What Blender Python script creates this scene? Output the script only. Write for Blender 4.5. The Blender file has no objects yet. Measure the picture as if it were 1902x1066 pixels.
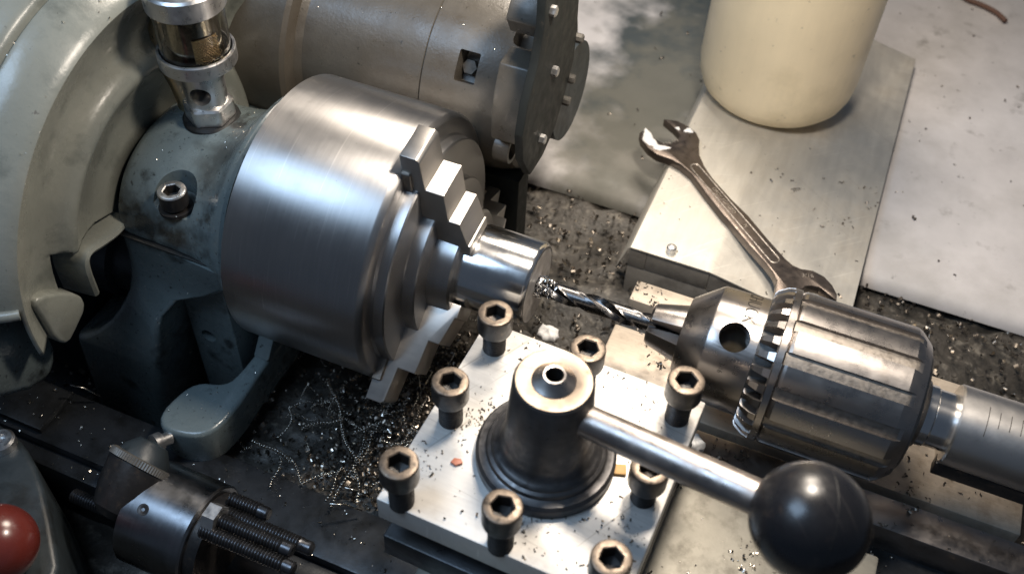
import bpy, bmesh, math, random
import numpy as np
from mathutils import Vector, Matrix
MM = 0.001
R = math.radians
scene = bpy.context.scene
COL = scene.collection
rnd = random.Random(11)
YA, ZA = 92.3, -15.0            # spindle axis (runs along X), millimetres; z = 0 is the top of the tool post plate

# ------------------------------------------------------------------ camera
yaw, pitch, roll = R(20.34), R(47.86), R(3.19)
cy_, sy_, cp_, sp_ = math.cos(yaw), math.sin(yaw), math.cos(pitch), math.sin(pitch)
fw = Vector((-sy_ * cp_, cy_ * cp_, -sp_)); rt = Vector((cy_, sy_, 0)); up = rt.cross(fw)
r2 = rt * math.cos(roll) + up * math.sin(roll); u2 = up * math.cos(roll) - rt * math.sin(roll)
cam = bpy.data.cameras.new('camera'); co = bpy.data.objects.new('camera', cam); COL.objects.link(co)
CAMP = Vector((57.844, -200.917, 324.026))
co.matrix_world = Matrix(((r2.x, u2.x, -fw.x, CAMP.x * MM), (r2.y, u2.y, -fw.y, CAMP.y * MM), (r2.z, u2.z, -fw.z, CAMP.z * MM), (0, 0, 0, 1)))
cam.sensor_width = 36; cam.lens = 35.82; cam.clip_start = 0.01; cam.clip_end = 20
cam.dof.use_dof = True; cam.dof.focus_distance = 0.455; cam.dof.aperture_fstop = 11.0
scene.camera = co

# ------------------------------------------------------------------ world, lamps, exposure
w = bpy.data.worlds.new('World'); scene.world = w; w.use_nodes = True
w.node_tree.nodes['Background'].inputs[0].default_value = (0.55, 0.72, 1.0, 1)
w.node_tree.nodes['Background'].inputs[1].default_value = 0.085
scene.view_settings.view_transform = 'Standard'; scene.view_settings.look = 'None'
scene.view_settings.exposure = 0.0; scene.view_settings.gamma = 1.0
def lamp(name, loc, target, size, power, col, shape='DISK', size_y=None, spread=None):
    l = bpy.data.lights.new(name, 'AREA'); l.shape = shape; l.size = size * MM
    if size_y: l.size_y = size_y * MM
    l.energy = power; l.color = col
    if spread: l.spread = R(spread)
    o = bpy.data.objects.new(name, l); COL.objects.link(o)
    o.location = Vector(loc) * MM
    o.rotation_euler = (Vector(target) - Vector(loc)).to_track_quat('-Z', 'Y').to_euler()
    return o
lamp('machine_lamp', (25, 105, 285), (28, 110, -20), 50, 1.0, (1.0, 0.89, 0.76), spread=150)
lamp('cool_ceiling_panel', (-270, -170, 560), (-80, 60, -20), 300, 2.0, (0.52, 0.73, 1.0), 'RECTANGLE', 260)
lamp('warm_rear_lamp', (-70, 430, 430), (-120, 120, -20), 190, 2.6, (1.0, 0.88, 0.74))

# ------------------------------------------------------------------ materials
def _n(nt, t, **kw):
    n = nt.nodes.new(t)
    for k, v in kw.items(): setattr(n, k, v)
    return n
def material(name, base, rough=0.4, metal=0.0, spots=(), var=0.12, vscale=120, bump=0.0, bscale=900, brush=None, bamt=0.0,
             rvar=0.12, coat=0.0, spec=0.5, alpha=1.0, trans=0.0, aniso=0.0, scratch=None):
    """base colour with broad tonal variation; spots = list of (colour, noise scale, low, high, strength)"""
    m = bpy.data.materials.new(name); m.use_nodes = True; nt = m.node_tree; L = nt.links
    b = nt.nodes['Principled BSDF']; b.inputs['Metallic'].default_value = metal
    b.inputs['Coat Weight'].default_value = coat; b.inputs['Coat Roughness'].default_value = 0.2
    b.inputs['Specular IOR Level'].default_value = spec; b.inputs['Transmission Weight'].default_value = trans
    tc = _n(nt, 'ShaderNodeTexCoord')
    def noise(sc, det=6, rg=0.6, vec=None):
        n = _n(nt, 'ShaderNodeTexNoise'); n.inputs['Scale'].default_value = sc; n.inputs['Detail'].default_value = det
        n.inputs['Roughness'].default_value = rg; L.new(vec or tc.outputs['Object'], n.inputs['Vector']); return n
    def ramp(src, a, c, lo, hi):
        r = _n(nt, 'ShaderNodeMapRange'); r.inputs[1].default_value = a; r.inputs[2].default_value = c
        r.inputs[3].default_value = lo; r.inputs[4].default_value = hi; L.new(src, r.inputs[0]); return r.outputs[0]
    n0 = noise(vscale)
    hsv = _n(nt, 'ShaderNodeHueSaturation'); hsv.inputs['Color'].default_value = (*base, 1)
    L.new(ramp(n0.outputs['Fac'], 0.3, 0.7, 1 - var, 1 + var), hsv.inputs['Value'])
    col = hsv.outputs['Color']
    for (c, sc, lo, hi, st) in spots:
        nn = noise(sc, 8, 0.65)
        mx = _n(nt, 'ShaderNodeMix', data_type='RGBA'); L.new(ramp(nn.outputs['Fac'], lo, hi, 0, st), mx.inputs[0])
        L.new(col, mx.inputs[6]); mx.inputs[7].default_value = (*c, 1); col = mx.outputs[2]
    nr = noise(vscale * 2.3)
    rsrc = ramp(nr.outputs['Fac'], 0.3, 0.7, max(0.03, rough - rvar), rough + rvar)
    for (ang, sc_, st_, cc_) in (scratch or ()):
        mp0 = _n(nt, 'ShaderNodeMapping'); mp0.inputs['Rotation'].default_value = (0, 0, R(ang)); L.new(tc.outputs['Object'], mp0.inputs['Vector'])
        mp = _n(nt, 'ShaderNodeMapping'); mp.inputs['Scale'].default_value = (sc_ * .02, sc_, sc_ * .05); L.new(mp0.outputs[0], mp.inputs['Vector'])
        ns = noise(1.0, 2, 0.5, mp.outputs['Vector'])
        mx = _n(nt, 'ShaderNodeMix', data_type='RGBA'); L.new(ramp(ns.outputs['Fac'], 0.66, 0.71, 0, st_), mx.inputs[0])
        L.new(col, mx.inputs[6]); mx.inputs[7].default_value = (*cc_, 1); col = mx.outputs[2]
    hsrc = None
    if brush:
        mp = _n(nt, 'ShaderNodeMapping'); mp.inputs['Scale'].default_value = brush; L.new(tc.outputs['Object'], mp.inputs['Vector'])
        nb = noise(1.0, 4, 0.7, mp.outputs['Vector'])
        hsrc = nb.outputs['Fac']
        mx = _n(nt, 'ShaderNodeMix', data_type='RGBA', blend_type='MULTIPLY'); mx.inputs[0].default_value = 1.0
        L.new(col, mx.inputs[6]); cr = _n(nt, 'ShaderNodeCombineColor')
        v = ramp(nb.outputs['Fac'], 0.3, 0.7, 1 - bamt * 1.2, 1 + bamt * 0.4)
        for i in range(3): L.new(v, cr.inputs[i])
        L.new(cr.outputs[0], mx.inputs[7]); col = mx.outputs[2]
        ad = _n(nt, 'ShaderNodeMath', operation='MULTIPLY_ADD'); L.new(nb.outputs['Fac'], ad.inputs[0]); ad.inputs[1].default_value = bamt; L.new(rsrc, ad.inputs[2]); rsrc = ad.outputs[0]
    L.new(col, b.inputs['Base Color']); L.new(rsrc, b.inputs['Roughness'])
    if bump:
        nb2 = noise(bscale, 5, 0.6)
        bp = _n(nt, 'ShaderNodeBump'); bp.inputs['Strength'].default_value = bump; bp.inputs['Distance'].default_value = 0.0006
        L.new(nb2.outputs['Fac'], bp.inputs['Height']); L.new(bp.outputs[0], b.inputs['Normal'])
        if hsrc:
            b2 = _n(nt, 'ShaderNodeBump'); b2.inputs['Strength'].default_value = bump; b2.inputs['Distance'].default_value = 0.0001
            L.new(hsrc, b2.inputs['Height']); L.new(bp.outputs[0], b2.inputs['Normal']); L.new(b2.outputs[0], b.inputs['Normal'])
    if aniso:
        tg = _n(nt, 'ShaderNodeTangent', direction_type='RADIAL', axis='X'); L.new(tg.outputs[0], b.inputs['Tangent'])
        b.inputs['Anisotropic'].default_value = aniso; b.inputs['Anisotropic Rotation'].default_value = 0.25
    return m
OIL = (0.012, 0.012, 0.011)
M = {}
M['paint'] = material('blue_grey_gloss_paint', (0.125, 0.155, 0.16), 0.26, spots=[(OIL, 55, 0.56, 0.68, 0.9), (OIL, 420, 0.62, 0.66, 0.8), ((0.42, 0.40, 0.36), 260, 0.685, 0.70, 0.8)], var=0.16, vscale=25, bump=0.28, bscale=330, coat=0.25)
M['paint_pale'] = material('olive_grey_gloss_paint', (0.245, 0.252, 0.22), 0.27, spots=[((0.07, 0.08, 0.07), 40, 0.54, 0.72, 0.7), ((0.42, 0.40, 0.34), 14, 0.50, 0.68, 0.35), (OIL, 700, 0.67, 0.71, 0.8), ((0.12, 0.11, 0.10), 170, 0.68, 0.70, 0.8)], var=0.14, vscale=22, bump=0.24, bscale=300, coat=0.2)
M['paint_dark'] = material('dark_oily_paint', (0.028, 0.036, 0.041), 0.38, spots=[(OIL, 60, 0.5, 0.65, 0.8)], var=0.2, vscale=40, bump=0.15, bscale=500)
M['endplate'] = material('near_black_end_plate_paint', (0.018, 0.020, 0.019), 0.55, spec=0.25, spots=[((0.07, 0.06, 0.045), 220, 0.60, 0.70, 0.6)], var=0.2, vscale=80, bump=0.08)
M['motor'] = material('brown_grey_oily_paint', (0.098, 0.086, 0.070), 0.36, spots=[((0.07, 0.055, 0.04), 30, 0.48, 0.70, 0.75), (OIL, 420, 0.64, 0.69, 0.7), ((0.6, 0.55, 0.45), 1300, 0.72, 0.75, 0.5)], var=0.18, vscale=45, bump=0.25, bscale=700, coat=0.15)
M['chuck'] = material('ground_chuck_steel', (0.46, 0.45, 0.445), 0.35, 1, brush=(900, 40, 40), bamt=0.06, var=0.06, vscale=25, bump=0.01, rvar=0.04, aniso=0.7, spots=[((0.20, 0.18, 0.16), 70, 0.60, 0.78, 0.35), ((0.12, 0.10, 0.08), 500, 0.68, 0.72, 0.5)], scratch=[(90, 700, .3, (.7, .68, .66))])
M['jaw'] = material('bright_jaw_steel', (0.52, 0.495, 0.465), 0.38, 1, var=0.03, vscale=60, brush=(60, 60, 900), bamt=0.05, rvar=0.03)
M['bright'] = material('turned_bright_steel', (0.80, 0.79, 0.78), 0.17, 1, brush=(2500, 60, 60), bamt=0.06, var=0.03, vscale=60, bump=0.01, rvar=0.03, aniso=0.6)
M['drill'] = material('drill_steel', (0.115, 0.113, 0.115), 0.26, 1, var=0.1, vscale=300, rvar=0.05)
M['dchuck'] = material('worn_chuck_steel', (0.42, 0.39, 0.37), 0.27, 1, spots=[((0.26, 0.17, 0.10), 60, 0.56, 0.80, 0.35), ((0.16, 0.15, 0.14), 700, 0.66, 0.72, 0.35)], var=0.05, vscale=60, bump=0.02, bscale=1500, rvar=0.05, brush=(40, 700, 700), bamt=0.05, aniso=0.5)
M['groove'] = material('dull_chuck_groove_steel', (0.30, 0.27, 0.24), 0.45, 1, spots=[((0.10, 0.08, 0.06), 200, 0.5, 0.7, 0.6)], var=0.15, vscale=200, bump=0.1)
M['black'] = material('black_oxide_steel', (0.032, 0.029, 0.028), 0.38, 0.4, spots=[((0.12, 0.085, 0.06), 250, 0.55, 0.72, 0.55)], var=0.2, vscale=200, bump=0.08, bscale=1600)
M['rim'] = material('worn_brown_bolt_rim', (0.17, 0.135, 0.105), 0.42, 0.7, spots=[((0.03, 0.027, 0.025), 350, 0.52, 0.66, 0.8)], var=0.2, vscale=250, bump=0.08, bscale=1600)
M['plate'] = material('milled_tool_post_plate', (0.66, 0.64, 0.61), 0.50, 0.6, spots=[((0.30, 0.23, 0.15), 50, 0.56, 0.74, 0.30), ((0.10, 0.09, 0.08), 900, 0.68, 0.72, 0.55)], brush=(40, 900, 40), bamt=0.08, var=0.10, vscale=35, bump=0.05, bscale=1800, scratch=[(35, 900, .45, (.9, .88, .85)), (-62, 700, .4, (.25, .22, .19)), (8, 1100, .35, (.3, .27, .24))])
M['drum'] = material('oily_turned_drum', (0.26, 0.265, 0.28), 0.30, 1, brush=(900, 40, 40), bamt=0.08, var=0.08, vscale=40, aniso=0.6, spots=[((0.06, 0.06, 0.06), 60, 0.55, 0.72, 0.5)])
M['rod'] = material('oily_threaded_rod', (0.10, 0.102, 0.11), 0.34, 0.9, spots=[(OIL, 200, 0.50, 0.66, 0.6)], var=0.15, vscale=200)
M['hub'] = material('dark_turned_hub_steel', (0.13, 0.125, 0.125), 0.33, 0.85, var=0.15, vscale=150, brush=(50, 50, 2500), bamt=0.12, bump=0.03)
M['hubtop'] = material('faced_brown_hub_top', (0.34, 0.275, 0.215), 0.48, 0.8, spots=[((0.18, 0.10, 0.06), 150, 0.60, 0.74, 0.6)], var=0.1, vscale=90, bump=0.03)
M['arm'] = material('lever_arm_steel', (0.40, 0.36, 0.335), 0.38, 1, spots=[((0.22, 0.14, 0.09), 70, 0.50, 0.72, 0.4)], var=0.12, vscale=70, bump=0.05)
M['ball'] = material('black_phenolic_ball', (0.010, 0.010, 0.012), 0.31, 0, spots=[((0.14, 0.10, 0.07), 70, 0.58, 0.80, 0.35), ((0.10, 0.09, 0.085), 700, 0.66, 0.72, 0.5)], rvar=0.13, vscale=45, bump=0.12, bscale=160, coat=0.25, scratch=[(40, 900, .18, (.09, .08, .075))])
M['redball'] = material('red_plastic_ball', (0.13, 0.022, 0.016), 0.28, 0, rvar=0.05, vscale=60, bump=0.04, bscale=300, coat=0.5)
M['cast'] = material('planed_cast_iron', (0.56, 0.48, 0.39), 0.46, 0.45, spots=[((0.16, 0.11, 0.07), 70, 0.52, 0.72, 0.55), ((0.05, 0.045, 0.04), 800, 0.64, 0.70, 0.7)], brush=(50, 700, 50), bamt=0.12, var=0.12, vscale=60, bump=0.06)
M['castdark'] = material('oily_dark_cast_iron', (0.17, 0.16, 0.145), 0.42, 0.5, spots=[(OIL, 60, 0.48, 0.66, 0.7)], brush=(30, 500, 30), bamt=0.15, var=0.15, vscale=60, bump=0.1)
M['bed'] = material('oily_bed_iron', (0.034, 0.038, 0.044), 0.36, 0.4, spots=[(OIL, 40, 0.45, 0.62, 0.8)], var=0.2, vscale=50, bump=0.12)
M['cover'] = material('brushed_stainless_sheet', (0.64, 0.61, 0.55), 0.48, 0.6, spots=[((0.45, 0.36, 0.25), 22, 0.54, 0.74, 0.35), ((0.12, 0.10, 0.08), 900, 0.70, 0.74, 0.5)], brush=(220, 30, 220), bamt=0.09, var=0.06, vscale=20, bump=0.04, scratch=[(-48, 1000, .35, (.9, .86, .78)), (28, 900, .3, (.38, .34, .28)), (-20, 1300, .3, (.85, .82, .75))])
M['coverwall'] = material('smeared_grey_steel_wall', (0.34, 0.31, 0.27), 0.5, 0.5, spots=[((0.10, 0.085, 0.07), 60, 0.48, 0.7, 0.6)], var=0.15, vscale=70, bump=0.06)
M['spanner'] = material('chrome_vanadium_dull', (0.15, 0.125, 0.11), 0.36, 0.85, spots=[((0.10, 0.08, 0.07), 130, 0.54, 0.7, 0.45)], var=0.1, vscale=120, bump=0.05)
M['letters'] = material('bright_raised_lettering', (0.66, 0.60, 0.54), 0.35, 0.9, spots=[((0.2, 0.17, 0.15), 500, 0.48, 0.62, 0.8)], vscale=300)
M['engrave'] = material('dark_engraved_line', (0.05, 0.045, 0.04), 0.5, 0.5, vscale=300)
M['paste'] = material('white_paste', (0.80, 0.80, 0.80), 0.5, vscale=300, bump=0.1)
M['bottle'] = material('cream_plastic', (0.86, 0.72, 0.49), 0.45, spots=[((0.45, 0.36, 0.20), 18, 0.50, 0.76, 0.5), ((0.14, 0.11, 0.06), 120, 0.64, 0.74, 0.6), ((0.10, 0.08, 0.05), 480, 0.70, 0.74, 0.6)], brush=(60, 60, 8), bamt=0.05, var=0.05, vscale=25, bump=0.05, bscale=200)
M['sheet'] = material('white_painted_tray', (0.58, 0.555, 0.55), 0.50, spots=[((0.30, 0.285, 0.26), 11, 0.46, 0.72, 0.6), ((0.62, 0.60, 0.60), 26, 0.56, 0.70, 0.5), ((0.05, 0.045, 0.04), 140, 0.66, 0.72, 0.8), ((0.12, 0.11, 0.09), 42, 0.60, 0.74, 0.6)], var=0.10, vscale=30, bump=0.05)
M['floor'] = material('oil_soaked_swarf_floor', (0.050, 0.044, 0.037), 0.5, 0.1, spots=[((0.20, 0.18, 0.15), 130, 0.54, 0.68, 0.8), (OIL, 60, 0.5, 0.65, 0.7)], var=0.3, vscale=200, bump=1.0, bscale=260)
M['swarf'] = material('bright_steel_swarf', (0.62, 0.58, 0.52), 0.24, 1, var=0.25, vscale=150)
M['swarfdark'] = material('dull_steel_swarf', (0.16, 0.14, 0.12), 0.34, 0.9, spots=[((0.35, 0.27, 0.16), 120, 0.55, 0.7, 0.6)], var=0.3, vscale=150)
M['alu'] = material('scuffed_aluminium', (0.66, 0.65, 0.64), 0.34, 0.95, spots=[((0.16, 0.15, 0.13), 260, 0.60, 0.70, 0.6)], var=0.08, vscale=120, bump=0.06)
M['rubber_or_shade'] = material('black_rubber_or_shade', (0.012, 0.012, 0.012), 0.45, vscale=200)
M['cup'] = material('sooty_chrome_cup', (0.42, 0.39, 0.34), 0.16, 1, spots=[((0.05, 0.04, 0.035), 130, 0.50, 0.66, 0.8)], var=0.1, vscale=90)
M['gauze'] = material('brass_gauze', (0.62, 0.50, 0.33), 0.35, 1, vscale=300)
M['oil'] = material('dark_oil_or_shade', (0.02, 0.016, 0.01), 0.12, vscale=100)
M['wood'] = material('orange_chip', (0.55, 0.33, 0.12), 0.6, vscale=400)
M['redchip'] = material('red_chip', (0.42, 0.15, 0.09), 0.5, vscale=400)
M['cable'] = material('brown_rag', (0.13, 0.07, 0.05), 0.7, vscale=80, bump=0.2)
# sheet: dark oil stain with soft bottle shadow painted in (object space)
def add_stain_or_shade(m, centre, radii, colr, strength, warp=40):
    nt = m.node_tree; L = nt.links; b = nt.nodes['Principled BSDF']
    src = b.inputs['Base Color'].links[0].from_socket
    tc = _n(nt, 'ShaderNodeTexCoord'); n = _n(nt, 'ShaderNodeTexNoise'); n.inputs['Scale'].default_value = warp; n.inputs['Detail'].default_value = 8
    L.new(tc.outputs['Object'], n.inputs['Vector'])
    sb = _n(nt, 'ShaderNodeVectorMath', operation='SUBTRACT'); L.new(tc.outputs['Object'], sb.inputs[0]); sb.inputs[1].default_value = [c * MM for c in centre]
    dv = _n(nt, 'ShaderNodeVectorMath', operation='DIVIDE'); L.new(sb.outputs[0], dv.inputs[0]); dv.inputs[1].default_value = [c * MM for c in radii]
    ln = _n(nt, 'ShaderNodeVectorMath', operation='LENGTH'); L.new(dv.outputs[0], ln.inputs[0])
    ad = _n(nt, 'ShaderNodeMath', operation='MULTIPLY_ADD'); L.new(n.outputs['Fac'], ad.inputs[0]); ad.inputs[1].default_value = 1.6; L.new(ln.outputs['Value'], ad.inputs[2])
    mr = _n(nt, 'ShaderNodeMapRange'); mr.inputs[1].default_value = 1.25; mr.inputs[2].default_value = 1.9; mr.inputs[3].default_value = strength; mr.inputs[4].default_value = 0
    L.new(ad.outputs[0], mr.inputs[0])
    mx = _n(nt, 'ShaderNodeMix', data_type='RGBA'); L.new(mr.outputs[0], mx.inputs[0]); L.new(src, mx.inputs[6]); mx.inputs[7].default_value = (*colr, 1)
    L.new(mx.outputs[2], b.inputs['Base Color'])
def _onz(px, py, z):
    d_ = fw + r2 * ((px - 951) / 1892.393) - u2 * ((py - 533) / 1892.393); return CAMP + d_ * ((z - CAMP.z) / d_.z)
add_stain_or_shade(M['sheet'], tuple(_onz(1262, 90, -92)), (64, 260, 60), (0.030, 0.044, 0.048), 0.95)  # both tray patches paint oil stain and bottle shade together
add_stain_or_shade(M['sheet'], tuple(_onz(1190, 260, -92)), (60, 170, 60), (0.15, 0.145, 0.12), 0.75, 60)
add_stain_or_shade(M['paint'], (2, -32, 103), (40, 16, 15), OIL, 0.9, 160)
add_stain_or_shade(M['paint'], (36, 4, 120), (20, 22, 20), (0.03, 0.03, 0.028), 0.7, 120)
# glass
g = bpy.data.materials.new('smoky_clear_glass'); g.use_nodes = True
gb = g.node_tree.nodes['Principled BSDF']; gb.inputs['Base Color'].default_value = (0.80, 0.78, 0.72, 1); gb.inputs['Transmission Weight'].default_value = 1
gb.inputs['Roughness'].default_value = 0.04; gb.inputs['IOR'].default_value = 1.30
M['glass'] = g

# ------------------------------------------------------------------ mesh helpers (millimetres)
LOC = {}
def thing(name, label, cat, loc=(0, 0, 0), group=None):
    o = bpy.data.objects.new(name, None); COL.objects.link(o); o.empty_display_size = 0.01
    o.location = Vector(loc) * MM; LOC[o] = Vector(loc)
    o['label'] = label; o['category'] = cat
    if group: o['group'] = group
    return o
def tag(o, label, cat, group=None):
    o['label'] = label; o['category'] = cat
    if group: o['group'] = group
    return o
def obj(name, vf, m, parent=None, sharp=32, loc=None, label=None):
    V, F = vf
    off = LOC[parent] if parent else Vector(loc or (0, 0, 0))
    me = bpy.data.meshes.new(name)
    me.from_pydata([((v[0] - off.x) * MM, (v[1] - off.y) * MM, (v[2] - off.z) * MM) for v in V], [], F)
    ms = m if isinstance(m, (list, tuple)) else [m]
    for q in ms: me.materials.append(q)
    me.update()
    bm = bmesh.new(); bm.from_mesh(me); bmesh.ops.recalc_face_normals(bm, faces=bm.faces); bm.to_mesh(me); bm.free()
    me.polygons.foreach_set('use_smooth', [True] * len(me.polygons)); me.set_sharp_from_angle(angle=R(sharp))
    o = bpy.data.objects.new(name, me); COL.objects.link(o)
    LOC[o] = off.copy()
    if parent: o.parent = parent
    else: o.location = off * MM
    if label: o['label'] = label
    return o
def join(*vfs):
    V, F = [], []
    for v, f in vfs:
        k = len(V); V += [tuple(p) for p in v]; F += [tuple(i + k for i in q) for q in f]
    return V, F
def xf(vf, mat):
    return [tuple(mat @ Vector(p)) for p in vf[0]], vf[1]
def from_bm(bm):
    bm.verts.ensure_lookup_table(); bm.verts.index_update()
    r = ([tuple(v.co) for v in bm.verts], [tuple(v.index for v in f.verts) for f in bm.faces]); bm.free(); return r
def prism(poly, z0, z1, bev=0.0, seg=2, axes='xyz', shear=None):
    """polygon in (a,b) extruded along c; axes gives which world axes a, b, c are"""
    bm = bmesh.new(); idx = ['xyz'.index(c) for c in axes]
    def P(a, b, c):
        v = [0, 0, 0]; v[idx[0]] = a; v[idx[1]] = b; v[idx[2]] = c; return v
    lo = [bm.verts.new(P(a, b, z0)) for a, b in poly]; hi = [bm.verts.new(P(a, b, z1)) for a, b in poly]
    n = len(poly); bm.faces.new(lo); bm.faces.new(hi)
    for i in range(n): bm.faces.new((lo[i], lo[(i + 1) % n], hi[(i + 1) % n], hi[i]))
    bmesh.ops.recalc_face_normals(bm, faces=bm.faces)
    if bev > 0:
        ed = [e for e in bm.edges if e.calc_face_angle(0) > R(25)]
        bmesh.ops.bevel(bm, geom=ed, offset=bev, segments=seg, profile=0.5, affect='EDGES', clamp_overlap=True)
    return from_bm(bm)
def box(x0, x1, y0, y1, z0, z1, bev=0.6, seg=2):
    return prism([(x0, y0), (x1, y0), (x1, y1), (x0, y1)], z0, z1, bev, seg)
def lathe(prof, axis='x', c=(0, YA, ZA), n=72, a0=0, a1=360, rf=None, closed=True, angles=None):
    """prof: list of (position along axis, radius). rf(i, angle, pos, r) may change r"""
    full = abs(a1 - a0) >= 360 and angles is None
    if angles is None:
        angles = [R(a0 + (a1 - a0) * k / n) for k in range(n if full else n + 1)]
    else: full = True
    V, F = [], []; m = len(angles)
    for i, (p, r) in enumerate(prof):
        for k, a in enumerate(angles):
            q = rf(i, a, p, r) if rf else r
            u, v = q * math.cos(a), q * math.sin(a)
            V.append((c[0] + p, c[1] + u, c[2] + v) if axis == 'x' else (c[0] + u, c[1] + v, c[2] + p))
    for i in range(len(prof) - 1):
        for k in range(m if full else m - 1):
            k2 = (k + 1) % m
            F.append((i * m + k, i * m + k2, (i + 1) * m + k2, (i + 1) * m + k))
    if full and closed:
        if prof[0][1] > 1e-6: F.append(tuple(range(m)))
        if prof[-1][1] > 1e-6: F.append(tuple((len(prof) - 1) * m + k for k in range(m)))
    return V, F
def tube(path, r, n=10, cap=True):
    V, F = [], []; P = [Vector(p) for p in path]
    t0 = (P[1] - P[0]).normalized(); ref = Vector((0, 0, 1)) if abs(t0.z) < 0.9 else Vector((1, 0, 0))
    nrm = t0.cross(ref).normalized()
    for i, p in enumerate(P):
        t = (P[min(i + 1, len(P) - 1)] - P[max(i - 1, 0)]).normalized()
        nrm = (nrm - t * nrm.dot(t)).normalized(); b = t.cross(nrm)
        q = r[i] if isinstance(r, (list, tuple)) else r
        for k in range(n):
            a = 2 * math.pi * k / n; V.append(tuple(p + nrm * q * math.cos(a) + b * q * math.sin(a)))
    for i in range(len(P) - 1):
        for k in range(n): F.append((i * n + k, i * n + (k + 1) % n, (i + 1) * n + (k + 1) % n, (i + 1) * n + k))
    if cap: F.append(tuple(range(n))); F.append(tuple((len(P) - 1) * n + k for k in range(n)))
    return V, F
def sphere(c, r, nu=32, nv=20, sc=(1, 1, 1), a0=-90, a1=90):
    prof = []
    for j in range(nv + 1):
        t = R(a0 + (a1 - a0) * j / nv); prof.append((r * math.sin(t) * sc[2], max(r * math.cos(t), 0.0)))
    V, F = lathe(prof, 'z', c, nu)
    return V, F
def cut(o, cutters):
    mods = []; tmp = []
    for vf in cutters:
        c = obj('cutter', vf, M['black'], None, loc=(0, 0, 0)); tmp.append(c)
        md = o.modifiers.new('b', 'BOOLEAN'); md.operation = 'DIFFERENCE'; md.object = c; md.solver = 'EXACT'
    bpy.context.view_layer.update(); dg = bpy.context.evaluated_depsgraph_get()
    me = bpy.data.meshes.new_from_object(o.evaluated_get(dg)); o.modifiers.clear(); o.data = me
    for c in tmp: bpy.data.objects.remove(c)
    me.polygons.foreach_set('use_smooth', [True] * len(me.polygons)); me.set_sharp_from_angle(angle=R(32))
def loft(sections, caps=True, closed=True):
    V, F = [], []; m = len(sections[0])
    for s in sections: V += [tuple(p) for p in s]
    for i in range(len(sections) - 1):
        for k in range(m if closed else m - 1):
            k2 = (k + 1) % m; F.append((i * m + k, i * m + k2, (i + 1) * m + k2, (i + 1) * m + k))
    if caps: F.append(tuple(range(m))); F.append(tuple((len(sections) - 1) * m + k for k in range(m)))
    return V, F
def ony(px, py, y):
    dd = fw + r2 * ((px - 951) / 1892.393) - u2 * ((py - 533) / 1892.393); return CAMP + dd * ((y - CAMP.y) / dd.y)
def smooth_poly(pts, it=2, closed=True):
    for _ in range(it):
        out = []; n = len(pts)
        for i in range(n if closed else n - 1):
            a, b = Vector(pts[i]), Vector(pts[(i + 1) % n]); out += [tuple(a * .75 + b * .25), tuple(a * .25 + b * .75)]
        if not closed: out = [pts[0]] + out + [pts[-1]]
        pts = out
    return pts
def text_vf(s, size, ext):
    cu = bpy.data.curves.new('t', 'FONT'); cu.body = s; cu.size = size * MM; cu.extrude = ext * MM; cu.offset = -size * MM * .018; cu.align_x = 'CENTER'; cu.align_y = 'CENTER'
    o = bpy.data.objects.new('t', cu); COL.objects.link(o); bpy.context.view_layer.update()
    me = bpy.data.meshes.new_from_object(o.evaluated_get(bpy.context.evaluated_depsgraph_get()))
    vf = ([tuple(v.co / MM) for v in me.vertices], [tuple(p.vertices) for p in me.polygons])
    bpy.data.objects.remove(o); return vf
def copy_tree(o, parent=None, dloc=(0, 0, 0)):
    c = o.copy(); COL.objects.link(c); c.parent = parent; LOC[c] = LOC[o].copy()
    for ch in list(o.children): copy_tree(ch, c)
    return c

# ================================================================== SETTING
def floor_sheet():
    nx, ny = 120, 110; V, F = [], []
    for j in range(ny + 1):
        for i in range(nx + 1):
            x = -520 + 1100 * i / nx; y = -330 + 640 * j / ny
            z = (-150 if y < 118 else -150 + 43 * min(1, (y - 118) / 60)) + 4 * math.sin(x * .045 + 1) * math.cos(y * .06) + rnd.uniform(-2.0, 2.6)
            V.append((x, y, z))
    for j in range(ny):
        for i in range(nx): a = j * (nx + 1) + i; F.append((a, a + 1, a + nx + 2, a + nx + 1))
    return V, F
o = obj('tray_floor', floor_sheet(), M['floor'], sharp=180); o['kind'] = 'structure'
# white painted back tray: flat, rolled down along its front edge
sec = [(246, -103), (247, -99), (251, -95.5), (259, -93), (272, -92), (330, -91.5), (520, -91), (1300, -90), (1300, -93), (520, -93), (272, -94.2), (259, -95.2), (252, -97.2), (249, -100), (248, -103)]
xs = [-420, -200, 0, 200, 420, 700]
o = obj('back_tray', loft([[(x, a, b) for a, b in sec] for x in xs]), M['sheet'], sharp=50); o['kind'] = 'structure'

# ------------------------------------------------------------------ lathe bed
bed = thing('lathe_bed', 'dark oily lathe bed running along under the headstock and cross slide', 'lathe bed', (-100, 0, -104))
obj('front_way', box(-330, 260, -27, 3, -150, -104, 1.2), M['bed'], bed)
obj('shear_lip', box(-330, -249, -24, 0, -103.6, -100, 0.8), M['bed'], bed)
obj('rear_way', box(-330, -112, 150, 185, -150, -108, 1.2), M['bed'], bed)
obj('bed_web', box(-330, -110, 3.2, 149.8, -190, -150, 1.0), M['bed'], bed)
obj('front_wall', box(-330, -60, -36, -27.2, -260, -109, 1.0), M['bed'], bed)

# ================================================================== HEADSTOCK
head = thing('headstock', 'blue grey painted cast headstock with gear guard and bearing cap left of the lathe chuck', 'headstock', (-215, 70, -104))
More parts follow.
